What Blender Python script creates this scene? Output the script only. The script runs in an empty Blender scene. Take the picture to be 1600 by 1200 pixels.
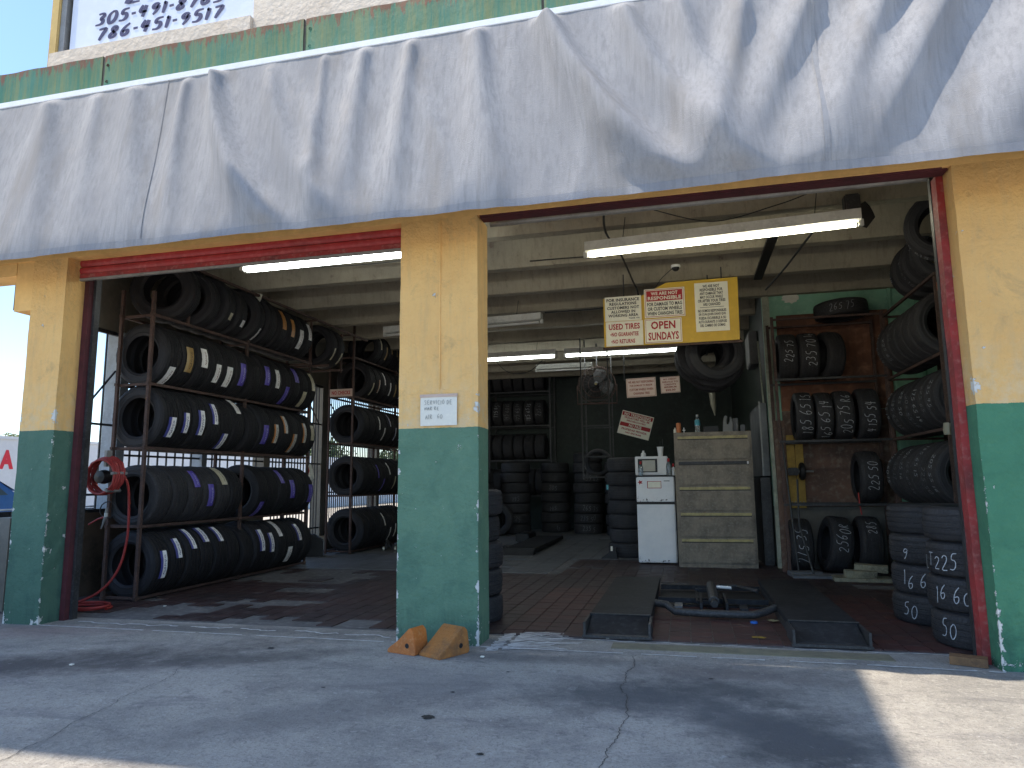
import bpy, bmesh, math, random
from mathutils import Vector, Matrix, noise as mnoise
random.seed(7)
S = bpy.context.scene
COL = S.collection
PI = math.pi
# ------------------------------------------------------------------ camera
CAM = (0.0, -4.93, 1.15)
Rv = Vector((0.9711, 0.2381, -0.0100)); Wv = Vector((-0.2357, 0.9617, 0.1398))
Wv.normalize(); Rv = (Rv - Rv.dot(Wv)*Wv).normalized(); Uv = Rv.cross(Wv)
cd = bpy.data.cameras.new('camera'); cam = bpy.data.objects.new('camera', cd); COL.objects.link(cam)
m3 = Matrix((Rv, Uv, -Wv)).transposed()
cam.matrix_world = Matrix.Translation(CAM) @ m3.to_4x4()
cd.sensor_width = 36; cd.lens = 1086.1/1600*36; cd.clip_start = 0.05; cd.clip_end = 2000
S.camera = cam
# ------------------------------------------------------------------ world, sun, exposure
SUN = Vector((0.42, 0.12, -1.0)).normalized()          # travel direction of the light
elev = math.asin(-SUN.z)
w = bpy.data.worlds.new('World'); S.world = w; w.use_nodes = True
nt = w.node_tree; nt.nodes.clear()
sky = nt.nodes.new('ShaderNodeTexSky'); sky.sky_type = 'NISHITA'; sky.sun_disc = False
sky.sun_elevation = elev; sky.sun_rotation = math.atan2(-SUN.x, -SUN.y)
sky.air_density = 1.0; sky.dust_density = .3; sky.ozone_density = 4.0
bg = nt.nodes.new('ShaderNodeBackground'); bg.inputs[1].default_value = 0.115
wo = nt.nodes.new('ShaderNodeOutputWorld')
nt.links.new(sky.outputs[0], bg.inputs[0]); nt.links.new(bg.outputs[0], wo.inputs[0])
sd = bpy.data.lights.new('sun', 'SUN'); sd.energy = 2.6; sd.angle = math.radians(0.53); sd.color = (1.0, 0.90, 0.76)
sun = bpy.data.objects.new('sun', sd); COL.objects.link(sun)
sun.rotation_euler = SUN.to_track_quat('-Z', 'Y').to_euler(); sun.location = (-6, -4, 20)
S.view_settings.view_transform = 'Standard'; S.view_settings.look = 'None'
S.view_settings.exposure = 1.5; S.view_settings.gamma = 1; S.view_settings.use_curve_mapping = False
S.render.engine = 'CYCLES'
S.cycles.max_bounces = 8; S.cycles.diffuse_bounces = 5; S.cycles.transparent_max_bounces = 6
TUBE_W = 9.0
# ------------------------------------------------------------------ materials
class NT:
    def __init__(s, name, rough=0.8, metal=0.0, spec=0.4):
        s.m = bpy.data.materials.new(name); s.m.use_nodes = True; s.t = s.m.node_tree
        s.b = s.t.nodes['Principled BSDF']; s.b.inputs['Roughness'].default_value = rough
        s.b.inputs['Metallic'].default_value = metal; s.b.inputs['Specular IOR Level'].default_value = spec
        s.tc = s.t.nodes.new('ShaderNodeTexCoord')
    def n(s, typ, ins=None, **pr):
        nd = s.t.nodes.new(typ)
        for k, v in pr.items(): setattr(nd, k, v)
        for k, v in (ins or {}).items():
            if isinstance(v, bpy.types.NodeSocket): s.t.links.new(v, nd.inputs[k])
            else: nd.inputs[k].default_value = v
        return nd
    def obj(s, scale=(1, 1, 1), loc=(0, 0, 0), rot=(0, 0, 0), src='Object'):
        return s.n('ShaderNodeMapping', {0: s.tc.outputs[src], 1: loc, 2: rot, 3: scale}).outputs[0]
    def noise(s, vec, scale=5, det=4, rough=.6, dist=0):
        return s.n('ShaderNodeTexNoise', {'Vector': vec, 'Scale': scale, 'Detail': det, 'Roughness': rough, 'Distortion': dist}).outputs[0]
    def mr(s, v, a, b, c=0., d=1.):
        return s.n('ShaderNodeMapRange', {0: v, 1: a, 2: b, 3: c, 4: d}).outputs[0]
    def math(s, op, a, b=0.):
        return s.n('ShaderNodeMath', {0: a, 1: b}, operation=op).outputs[0]
    def mix(s, f, a, b, bt='MIX'):
        def c(x): return x if isinstance(x, bpy.types.NodeSocket) else (x[0], x[1], x[2], 1)
        return s.n('ShaderNodeMix', {0: f, 6: c(a), 7: c(b)}, data_type='RGBA', blend_type=bt).outputs[2]
    def sep(s, vec): return s.n('ShaderNodeSeparateXYZ', {0: vec}).outputs
    def bump(s, h, st=.3, dist=.01):
        nd = s.n('ShaderNodeBump', {'Height': h, 'Strength': st, 'Distance': dist})
        s.t.links.new(nd.outputs[0], s.b.inputs['Normal']); return nd
    def col(s, c):
        if isinstance(c, bpy.types.NodeSocket): s.t.links.new(c, s.b.inputs['Base Color'])
        else: s.b.inputs['Base Color'].default_value = (c[0], c[1], c[2], 1)
        return s
    def rough(s, c): s.t.links.new(c, s.b.inputs['Roughness']); return s

def worn(name, col, dark=None, light=None, rough=.8, metal=0., scale=2.5, amt=.5, bump=.3, bs=40, bd=.004, spec=.4, streak=0, rnd=0):
    q = NT(name, rough, metal, spec); v = q.obj()
    dark = dark or tuple(c*.6 for c in col); light = light or tuple(min(1, c*1.2) for c in col)
    n1 = q.noise(v, scale, 6, .65); n2 = q.noise(v, scale*7, 4, .6)
    c = q.mix(q.mr(n1, .42, .68, 0, amt), col, dark)
    c = q.mix(q.mr(n2, .5, .75, 0, amt), c, light)
    if streak:
        sv = q.obj(scale=(9, 9, .7)); c = q.mix(q.mr(q.noise(sv, 2, 5, .7), .48, .72, 0, streak), c, dark)
    if rnd:
        r = q.n('ShaderNodeObjectInfo').outputs['Random']
        c = q.mix(q.math('MULTIPLY', r, rnd), c, dark)
    q.col(c); q.bump(q.math('ADD', q.noise(v, bs, 3), q.noise(v, bs*.2, 3)), bump, bd)
    return q.m

def flat(name, col, rough=.6, metal=0., spec=.4):
    q = NT(name, rough, metal, spec); v = q.obj()
    q.col(q.mix(q.mr(q.noise(v, 12, 4), .4, .7, 0, .35), col, tuple(c*.75 for c in col))); return q.m

def emis(name, col, st):
    q = NT(name); q.col((.8, .8, .8)); q.b.inputs['Emission Color'].default_value = (*col, 1); q.b.inputs['Emission Strength'].default_value = st; return q.m

def pillar_mat(name, hw, split, yel, grn):
    """yellow over green masonry paint, chipped to pale plaster along edges and base (object space)"""
    q = NT(name, .75, 0, .3); v = q.obj(); x, y, z = q.sep(v)
    n1 = q.noise(v, 1.6, 6, .7); n2 = q.noise(v, 9, 6, .7); n3 = q.noise(v, 30, 5, .7); ns = q.noise(q.obj(scale=(6, 6, .8)), 2.2, 5, .7)
    c_y = q.mix(q.mr(n1, .4, .7, 0, .55), yel, (yel[0]*.82, yel[1]*.74, yel[2]*.7))
    c_y = q.mix(q.mr(ns, .48, .75, 0, .45), c_y, (.50, .36, .19)); c_y = q.mix(q.mr(q.noise(v, 4, 7, .75, .6), .55, .68, 0, .5), c_y, (.45, .30, .14))
    # faded band just above the split
    c_y = q.mix(q.math('MULTIPLY', q.mr(z, split+.02, split+.5, 1, 0), q.mr(n2, .42, .6, 0, .65)), c_y, (.66, .53, .33))
    c_g = q.mix(q.mr(n1, .38, .68, 0, .75), grn, (grn[0]*.62, grn[1]*.72, grn[2]*.75))
    c_g = q.mix(q.mr(n2, .52, .74, 0, .35), c_g, (grn[0]*1.6, grn[1]*1.3, grn[2]*1.25))
    c_g = q.mix(q.math('MULTIPLY', q.mr(q.noise(v, 3.2, 7, .75, .5), .5, .62, 0, .55), q.mr(z, .2, 1.5, 1, .3)), c_g, (grn[0]*.45, grn[1]*.55, grn[2]*.62))
    c_g = q.mix(q.math('MULTIPLY', q.mr(z, 0, .35, 1, 0), q.mr(ns, .35, .65, 0, .5)), c_g, (.02, .045, .04))
    zs = q.math('ADD', z, q.math('MULTIPLY', q.math('SUBTRACT', n2, .5), .022))
    c = q.mix(q.math('GREATER_THAN', zs, split), c_g, c_y)
    edge = q.math('MAXIMUM', q.math('SUBTRACT', hw, q.math('ABSOLUTE', x)), y)                      # distance to the vertical edge
    ed = q.mr(edge, 0, .03, 1, 0); base = q.mr(z, 0, .22, 1, 0); low = q.mr(z, 1.0, 2.0, 1, .0)
    chipv = q.math('ADD', q.noise(v, 14, 6, .7, .4), q.math('ADD', q.math('MULTIPLY', q.math('MULTIPLY', ed, low), .17), q.math('MULTIPLY', q.math('MULTIPLY', base, q.mr(edge, 0, .16, 1, .35)), .16)))
    chip = q.mr(chipv, .685, .7)
    nearsp = q.math('MULTIPLY', q.mr(q.math('ABSOLUTE', q.math('SUBTRACT', z, split+.11)), 0, .2, 1, 0), q.mr(edge, .0, .12, 1, 0))
    chip = q.math('MAXIMUM', chip, q.mr(q.math('ADD', q.noise(v, 9, 5, .7), q.math('MULTIPLY', nearsp, .2)), .69, .70))
    c = q.mix(chip, c, (.66, .66, .62)); q.col(c)
    h = q.math('ADD', q.math('ADD', q.math('MULTIPLY', n3, .5), q.math('MULTIPLY', q.noise(v, 5, 6, .6), 1.6)), q.math('MULTIPLY', chip, -.5))
    q.bump(h, 1.0, .02)
    return q.m

YEL = (.84, .53, .20); GRN = (.13, .245, .16)
M = {}
M['pill_l'] = pillar_mat('masonry_paint_left', .19, 1.64, YEL, (.085, .175, .125))
M['pill_m'] = pillar_mat('masonry_paint_mid', .315, 1.56, YEL, GRN)
M['pill_r'] = pillar_mat('masonry_paint_right', .9, 1.61, (.74, .46, .17), (.07, .225, .13))
M['yellow'] = worn('yellow_stucco', YEL, (.5, .31, .1), rough=.8, amt=.5, bs=60, bump=.4)
M['cream'] = worn('cream_stucco', (.66, .58, .48), (.5, .42, .33), (.74, .68, .6), amt=.6, bs=18, bump=.7, bd=.012)
M['trim_yellow'] = worn('trim_yellow', (.55, .40, .16), (.3, .2, .08), amt=.5)
def fascia_mat():
    q = NT('rusty_green_sheet', .55, .0, .5); v = q.obj(); x, y, z = q.sep(v)
    n1 = q.noise(v, 2.5, 5, .6); st = q.noise(q.obj(scale=(14, 14, .9)), 1.3, 6, .75)
    c = q.mix(q.mr(n1, .35, .7), (.035, .15, .085), (.05, .18, .125))
    c = q.mix(q.mr(st, .42, .62, 0, .8), c, (.16, .19, .07))
    rust = q.math('ADD', q.noise(q.obj(scale=(11, 11, 2.5)), 2, 6, .75), q.mr(z, .16, .34, -.06, .20))
    c = q.mix(q.mr(rust, .60, .70), c, (.17, .075, .035)); q.col(c)
    q.bump(q.math('ADD', n1, q.math('MULTIPLY', rust, .4)), .4, .02); return q.m
M['fascia'] = fascia_mat()
def cloth_mat(name, a, b):
    q = NT(name, .9, 0, .15); v = q.obj()
    n1 = q.noise(q.obj(scale=(2.2, 2.2, .55)), 1.6, 6, .65); n2 = q.noise(q.obj(scale=(30, 30, 2)), 1.2, 4, .6)
    c = q.mix(q.mr(n1, .38, .68), a, b); c = q.mix(q.mr(n2, .45, .7, 0, .6), c, tuple(k*.80 for k in a)); c = q.mix(q.mr(q.noise(q.obj(scale=(3.5, 3.5, .35)), 1.1, 4, .6), .52, .68, 0, .5), c, (.24, .225, .21))
    c = q.mix(q.mr(q.noise(v, 2.3, 6, .7), .6, .75, 0, .3), c, (.45, .40, .36))
    c = q.mix(q.mr(q.noise(v, 90, 2, .5), .3, .7, 0, .12), c, tuple(k*.6 for k in a)); q.col(c)
    wv = q.n('ShaderNodeTexWave', {'Vector': v, 'Scale': 120., 'Distortion': 1.5}, wave_type='BANDS', bands_direction='Z').outputs[1]
    wx = q.n('ShaderNodeTexWave', {'Vector': v, 'Scale': 120., 'Distortion': 1.5}, wave_type='BANDS', bands_direction='X').outputs[1]
    cr = q.noise(v, 7, 5, .6, .8)
    wr = q.noise(q.obj(scale=(1, 1, 3.0)), 5, 3, .5, .6)
    wr = q.math('POWER', q.mr(q.math('ABSOLUTE', q.math('SUBTRACT', wr, .5)), 0, .05, 1, 0), 3)
    h = q.math('ADD', q.math('MULTIPLY', q.math('ADD', wv, wx), .06), q.math('ADD', q.math('MULTIPLY', cr, .38), q.math('MULTIPLY', wr, .10)))
    q.bump(h, .5, .014); return q.m
M['cloth'] = cloth_mat('grey_awning_cloth', (.275, .278, .29), (.36, .36, .368))
M['hem'] = cloth_mat('blue_grey_hem', (.24, .25, .275), (.31, .315, .325))
M['white_rail'] = flat('white_aluminium', (.82, .84, .86), .4)
def concrete_drive():
    q = NT('driveway_concrete', .85, 0, .3); v = q.obj(); x, y, z = q.sep(v)
    n1 = q.noise(v, .9, 8, .65); n2 = q.noise(v, 5, 8, .7); n3 = q.noise(v, 45, 5, .7); n4 = q.noise(q.obj(scale=(1, 2.2, 1), rot=(0, 0, -.3)), 1.4, 7, .7, .7)
    c = q.mix(q.mr(n1, .38, .62), (.44, .405, .35), (.28, .262, .232))
    c = q.mix(q.mr(n2, .45, .72, 0, .6), c, (.44, .41, .36))
    c = q.mix(q.mr(n4, .50, .68, 0, .7), c, (.17, .16, .155))
    c = q.mix(q.mr(n3, .52, .72, 0, .6), c, (.15, .14, .13))
    c = q.mix(q.mr(q.noise(v, 11, 8, .8, .5), .53, .66, 0, .65), c, (.15, .14, .13)); c = q.mix(q.mr(q.noise(v, 70, 4, .8), .55, .64, 0, .6), c, (.12, .11, .10)); c = q.mix(q.mr(q.noise(v, 26, 6, .8), .55, .66, 0, .6), c, (.55, .52, .46))
    c = q.mix(q.mr(q.noise(v, 130, 3, .7), .62, .75, 0, .5), c, (.58, .54, .47))
    def stain(cx, cy, sx, sy, rot, col, a):
        mp = q.n('ShaderNodeMapping', {0: q.tc.outputs['Object'], 1: (cx, cy, 0), 2: (0, 0, rot), 3: (sx, sy, 1)}, vector_type='TEXTURE').outputs[0]
        ln = q.n('ShaderNodeVectorMath', {0: mp}, operation='LENGTH').outputs[1]
        f = q.mr(q.math('ADD', ln, q.math('MULTIPLY', q.math('SUBTRACT', n2, .5), 1.6)), .35, 1.15, a, 0)
        return q.mix(f, c, col)
    c = stain(-4.6, -1.3, 2.2, .36, .55, (.085, .075, .072), .85)
    c = stain(-3.1, -.75, 1.1, .2, .45, (.10, .09, .085), .7)
    c = stain(-.35, -.95, .6, .35, .2, (.10, .10, .10), .8)
    c = stain(.45, -1.5, .42, .6, .1, (.07, .07, .07), .85)
    c = stain(.15, -.75, .5, .25, -.2, (.09, .09, .09), .7)
    c = stain(-1.9, -1.6, .8, .25, .7, (.15, .145, .14), .55)
    c = stain(-1.0, -.25, .9, .14, .05, (.12, .115, .11), .6)
    c = stain(-3.8, .15, 1.3, .16, .0, (.12, .115, .11), .6)
    c = stain(.25, -1.25, .65, .3, -.5, (.12, .12, .12), .75)
    c = stain(.3, -.4, .7, .18, 0, (.15, .13, .125), .6)
    c = stain(-1.5, -.9, .6, .4, 0, (.22, .21, .2), .5)
    c = stain(-5.3, -.25, 1.1, .3, .2, (.29, .20, .19), .4)
    wk = q.mr(q.noise(q.obj(scale=(1.2, 1.2, 1)), 9, 7, .75, 1.2), .62, .68, 0, .5)
    c = q.mix(wk, c, (.50, .49, .46))
    q.col(c); q.bump(q.math('ADD', q.math('MULTIPLY', n3, .9), q.math('MULTIPLY', n2, .8)), 1.0, .016); return q.m
M['drive'] = concrete_drive()
M['asphalt'] = worn('street_concrete', (.46, .41, .33), (.36, .32, .26), scale=.3, bs=30)
M['mortar'] = worn('dirty_floor_concrete', (.14, .135, .13), (.055, .055, .055), (.27, .26, .25), scale=2, amt=.8, bs=25)
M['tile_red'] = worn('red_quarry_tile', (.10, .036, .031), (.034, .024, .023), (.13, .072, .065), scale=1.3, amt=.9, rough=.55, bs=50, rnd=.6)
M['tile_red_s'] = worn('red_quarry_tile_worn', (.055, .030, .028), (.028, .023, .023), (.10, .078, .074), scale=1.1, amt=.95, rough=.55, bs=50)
M['tile_grey'] = worn('grey_floor_tile', (.14, .145, .148), (.065, .068, .068), (.22, .225, .225), scale=1.1, amt=.85, rough=.45, bs=40)
M['olive'] = worn('olive_cement', (.22, .20, .13), (.1, .09, .07), scale=4, amt=.7)
M['chalkline'] = worn('crusty_white_filler', (.66, .65, .62), (.40, .39, .37), scale=14, amt=.8)
def joist_mat():
    q = NT('cast_concrete', .9, 0, .2); v = q.obj()
    n1 = q.noise(v, 1.5, 6, .7); st = q.noise(q.obj(scale=(9, 9, .6)), 2.5, 6, .75); n3 = q.noise(v, 30, 5)
    c = q.mix(q.mr(n1, .38, .68), (.37, .33, .25), (.25, .225, .175)); c = q.mix(q.mr(st, .5, .75, 0, .6), c, (.16, .13, .10))
    c = q.mix(q.mr(q.noise(v, 6, 6, .7), .62, .72, 0, .7), c, (.16, .11, .09)); q.col(c); q.bump(q.math('ADD', n3, st), .6, .01); return q.m
M['joist'] = joist_mat()
M['slab'] = worn('dusty_concrete_slab', (.22, .205, .17), (.12, .115, .10), bs=20, amt=.6)
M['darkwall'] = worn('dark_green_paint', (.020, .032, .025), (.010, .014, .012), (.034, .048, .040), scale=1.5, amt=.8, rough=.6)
M['block'] = worn('grimy_block_wall', (.13, .125, .11), (.05, .05, .045), scale=1.6, amt=.8, bs=20)
M['mint'] = worn('mint_paint', (.26, .52, .37), (.12, .22, .17), (.36, .58, .45), scale=1.5, amt=.7, rough=.6)
M['palewood'] = worn('pale_edge', (.42, .44, .35), (.2, .22, .17), scale=5, amt=.8, streak=.6)
M['ply'] = worn('stained_plywood', (.20, .082, .045), (.075, .04, .03), (.30, .15, .09), scale=1.3, amt=.95, bs=14, streak=.5)
M['ply_low'] = worn('grimy_plywood', (.15, .085, .06), (.06, .045, .04), (.21, .17, .13), scale=2, amt=.95, bs=14)
M['brownboard'] = worn('brown_board', (.12, .085, .06), (.05, .04, .03), scale=3, amt=.9, bs=10)
M['redpaint'] = worn('red_shutter_paint', (.40, .035, .040), (.20, .03, .03), (.5, .12, .11), scale=2.5, amt=.6, rough=.5)
M['redpost'] = worn('faded_red_post', (.33, .035, .035), (.10, .03, .03), (.36, .15, .13), scale=4, amt=.8, rough=.6)
M['maroon'] = worn('maroon_track', (.09, .022, .028), (.03, .015, .015), scale=3, amt=.7)
M['darkmetal'] = worn('dark_grimy_steel', (.05, .05, .052), (.02, .02, .02), (.10, .10, .10), rough=.5, scale=6, amt=.7, metal=.3)
M['greymetal'] = worn('grey_steel', (.28, .28, .27), (.14, .13, .12), rough=.5, scale=5, amt=.6, metal=.3)
M['rackrust'] = worn('rusty_rack_steel', (.085, .052, .043), (.035, .026, .023), (.16, .09, .07), rough=.75, scale=8, amt=.8)
M['lift'] = worn('oily_lift_plate', (.032, .033, .035), (.014, .014, .015), (.06, .062, .065), spec=.2, rough=.6, scale=3, amt=.8, bs=60, metal=.2)
M['liftedge'] = worn('scuffed_lift_edge', (.045, .044, .043), (.02, .02, .02), (.11, .105, .10), rough=.5, scale=9, amt=.9)
M['black'] = flat('black_plastic', (.012, .012, .013), .5)
M['white'] = flat('white_plastic', (.70, .70, .68), .4)
def fridge_mat():
    q = NT('white_enamel', .35, 0, .5); v = q.obj(); x, y, z = q.sep(v)
    c = q.mix(q.mr(q.noise(v, 3, 6, .7), .4, .7, 0, .6), (.80, .80, .79), (.62, .64, .66))
    c = q.mix(q.mr(q.math('ADD', q.noise(v, 22, 5, .7), q.mr(z, .03, .12, .12, 0)), .68, .72), c, (.10, .09, .09)); q.col(c)
    q.bump(q.noise(v, 4, 3), .3, .02); return q.m
M['enamel'] = fridge_mat()
M['cab'] = worn('grimy_beige_steel', (.25, .21, .155), (.09, .075, .06), (.31, .27, .21), scale=4.5, amt=.8, rough=.55, bs=30, streak=.2)
M['cabgold'] = worn('yellowed_drawer_grip', (.46, .39, .17), (.18, .14, .08), scale=9, amt=.7, rough=.5)
M['signpaper'] = worn('aged_white_sign', (.84, .81, .67), (.70, .66, .52), scale=3, amt=.4, rough=.5, bump=.05)
M['signpink'] = worn('faded_pink_sign', (.56, .42, .34), (.42, .3, .24), scale=3, amt=.4, rough=.5, bump=.05)
M['signyellow'] = worn('mustard_board', (.64, .40, .035), (.48, .29, .03), scale=2, amt=.5, rough=.5, bump=.1)
M['ink'] = flat('black_print', (.02, .02, .022)); M['inkred'] = flat('red_print', (.42, .02, .025)); M['inkbrown'] = flat('dark_red_print', (.22, .03, .02))
M['navy'] = flat('navy_print', (.045, .05, .13)); M['pencil'] = flat('faint_pencil', (.36, .36, .32))
M['banner'] = worn('glossy_banner', (.66, .72, .84), (.58, .65, .80), scale=1, amt=.4, rough=.3, bump=.03)
M['paper'] = worn('sun_bleached_paper', (.74, .72, .62), (.62, .63, .6), scale=5, amt=.4, rough=.7, bump=.1)
M['chalk'] = worn('chalk', (.52, .54, .56), (.25, .26, .27), scale=60, amt=.95, rough=.9)
M['chalkdim'] = worn('faded_chalk', (.26, .27, .28), (.1, .1, .1), scale=60, amt=.95, rough=.9)
M['orange'] = worn('orange_rubber', (.56, .17, .03), (.26, .10, .04), (.6, .3, .12), scale=6, amt=.6, rough=.6)
M['orange_d'] = worn('dirty_orange_rubber', (.44, .17, .04), (.12, .08, .05), (.50, .24, .07), scale=9, amt=.7, rough=.7, bs=30)
M['hose'] = worn('red_rubber_hose', (.34, .035, .03), (.16, .03, .03), (.45, .10, .08), scale=20, amt=.5, rough=.5)
M['hose_o'] = flat('orange_hose', (.45, .09, .02)); M['cable'] = flat('black_cable', (.015, .015, .015), .6); M['cable_g'] = flat('grey_cable', (.05, .05, .048), .6)
M['clear'] = NT('clear_plastic', .08, 0, .5).col((.75, .85, .88)).m; M['clear'].node_tree.nodes['Principled BSDF'].inputs['Transmission Weight'].default_value = .85
M['teal'] = flat('teal_label', (.10, .38, .45)); M['canorange'] = flat('orange_can', (.62, .20, .07), .35); M['greyjug'] = flat('grey_jug', (.24, .24, .23))
M['foam'] = flat('white_foam', (.78, .78, .75), .6); M['glassdark'] = flat('oven_window', (.22, .21, .17), .15, 0, .6)
M['tube'] = emis('lit_tube', (.93, 1.0, .97), TUBE_W); M['tubewarm'] = emis('warm_tube', (1.0, .96, .74), TUBE_W)
M['tubeoff'] = flat('unlit_tube', (.55, .55, .52), .3)
M['fixture'] = worn('dusty_white_fixture', (.6, .6, .55), (.3, .29, .26), scale=6, amt=.6, rough=.5)
M['neighbour'] = worn('white_block_paint', (.62, .64, .66), (.5, .52, .54), scale=1, amt=.4, bs=8)
M['reds'] = flat('red_sign_paint', (.60, .02, .04)); M['carblue'] = flat('blue_car_paint', (.03, .12, .36), .25); M['carglass'] = flat('car_glass', (.05, .09, .13), .1)
M['leafp'] = flat('palm_leaf', (.10, .13, .03)); M['bark'] = worn('bark', (.12, .09, .06), bs=20); M['leafg'] = flat('hedge_leaf', (.06, .10, .025)); M['leafd'] = flat('hedge_leaf_dark', (.035, .065, .02))
M['woodp'] = worn('split_grey_wood', (.30, .28, .19), (.12, .11, .08), (.4, .38, .28), scale=9, amt=.9, bs=20, bd=.01)
M['wood'] = worn('scrap_wood', (.20, .11, .05), (.08, .05, .03), scale=7, amt=.9, bs=20)
M['yelwood'] = worn('yellow_board', (.42, .27, .06), (.2, .12, .04), scale=6, amt=.7)
M['leafy'] = flat('dry_yellow_leaf', (.5, .33, .05)); M['bluecap'] = flat('blue_bottle_cap', (.03, .15, .5)); M['paleleaf'] = flat('pale_dry_leaf', (.42, .38, .2))
M['panelgrey'] = worn('grey_panel', (.17, .175, .18), (.08, .08, .08), scale=3, amt=.6)
M['winpale'] = worn('pale_window_post', (.42, .48, .54), (.2, .22, .24), scale=4, amt=.6)
M['bagpale'] = flat('pale_plastic_bag', (.30, .29, .22), .4)

def rubber(name, base, hi, dusty, sip):
    q = NT(name, .62, 0, .35); v = q.obj()
    n1 = q.noise(v, 5, 5, .6); n2 = q.noise(v, 60, 3, .6)
    c = q.mix(q.mr(n1, .4, .7, 0, .8), base, hi); c = q.mix(q.mr(n2, .55, .8, 0, dusty), c, tuple(k*2.4 for k in hi))
    r = q.n('ShaderNodeObjectInfo').outputs['Random']; c = q.mix(q.math('MULTIPLY', r, .5), c, tuple(k*.6 for k in base)); q.col(c)
    if sip:
        uv = q.obj(src='UV', scale=(1, 1, 1))
        b = q.n('ShaderNodeTexBrick', {'Vector': uv, 'Scale': 1., 'Mortar Size': .0035, 'Mortar Smooth': .3, 'Bias': 0., 'Brick Width': .036, 'Row Height': .034}, offset=.5).outputs['Fac']
        w2 = q.n('ShaderNodeTexWave', {'Vector': uv, 'Scale': 42., 'Distortion': .6}, wave_type='BANDS', bands_direction='X').outputs[1]
        q.bump(q.math('ADD', q.math('MULTIPLY', b, -1), q.math('MULTIPLY', w2, .25)), .9, .004)
    else:
        q.bump(n2, .2, .002)
    return q.m
M['tread'] = rubber('black_tread', (.016, .016, .018), (.022, .022, .025), .15, True)
M['side'] = rubber('black_sidewall', (.018, .018, .021), (.026, .026, .031), .1, False)
M['tread_u'] = rubber('worn_tread', (.034, .033, .035), (.055, .053, .056), .5, True)
M['side_u'] = rubber('worn_sidewall', (.026, .026, .029), (.036, .036, .041), .3, False)

def label_mat(name, top, bot, ink):
    q = NT(name, .45, 0, .4); u, v, _ = q.sep(q.obj(src='UV'))
    c = q.mix(q.math('GREATER_THAN', v, .62), top, bot)
    # rows of small print
    fx = q.n('ShaderNodeCombineXYZ', {0: q.math('MULTIPLY', u, 38), 1: q.math('MULTIPLY', v, 7), 2: 0.}).outputs[0]
    t = q.noise(fx, 1, 2, .5); band = q.math('LESS_THAN', q.math('ABSOLUTE', q.math('SUBTRACT', v, .32)), .14)
    inx = q.math('MULTIPLY', q.math('LESS_THAN', q.math('ABSOLUTE', q.math('SUBTRACT', u, .5)), .36), band)
    c = q.mix(q.math('MULTIPLY', q.mr(t, .5, .56), inx), c, ink)
    c = q.mix(q.mr(q.noise(fx, .35, 4, .7), .55, .8, 0, .3), c, (.3, .3, .3))
    q.col(c); return q.m
LBL = {
 'white and blue': label_mat('label_white_blue', (.88, .88, .86), (.07, .08, .32), (.05, .05, .12)),
 'white': label_mat('label_white', (.86, .86, .83), (.78, .78, .76), (.20, .05, .05)),
 'purple': label_mat('label_purple', (.10, .07, .42), (.16, .13, .5), (.5, .5, .7)),
 'orange': label_mat('label_orange', (.62, .30, .07), (.55, .24, .05), (.25, .10, .04)),
 'gold': label_mat('label_gold', (.34, .22, .08), (.42, .32, .16), (.05, .04, .03)),
 'cream': label_mat('label_cream', (.62, .58, .42), (.55, .5, .34), (.2, .15, .1)),
 'white with orange end': label_mat('label_white_orange', (.62, .62, .58), (.55, .22, .05), (.1, .1, .1)),
}
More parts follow.
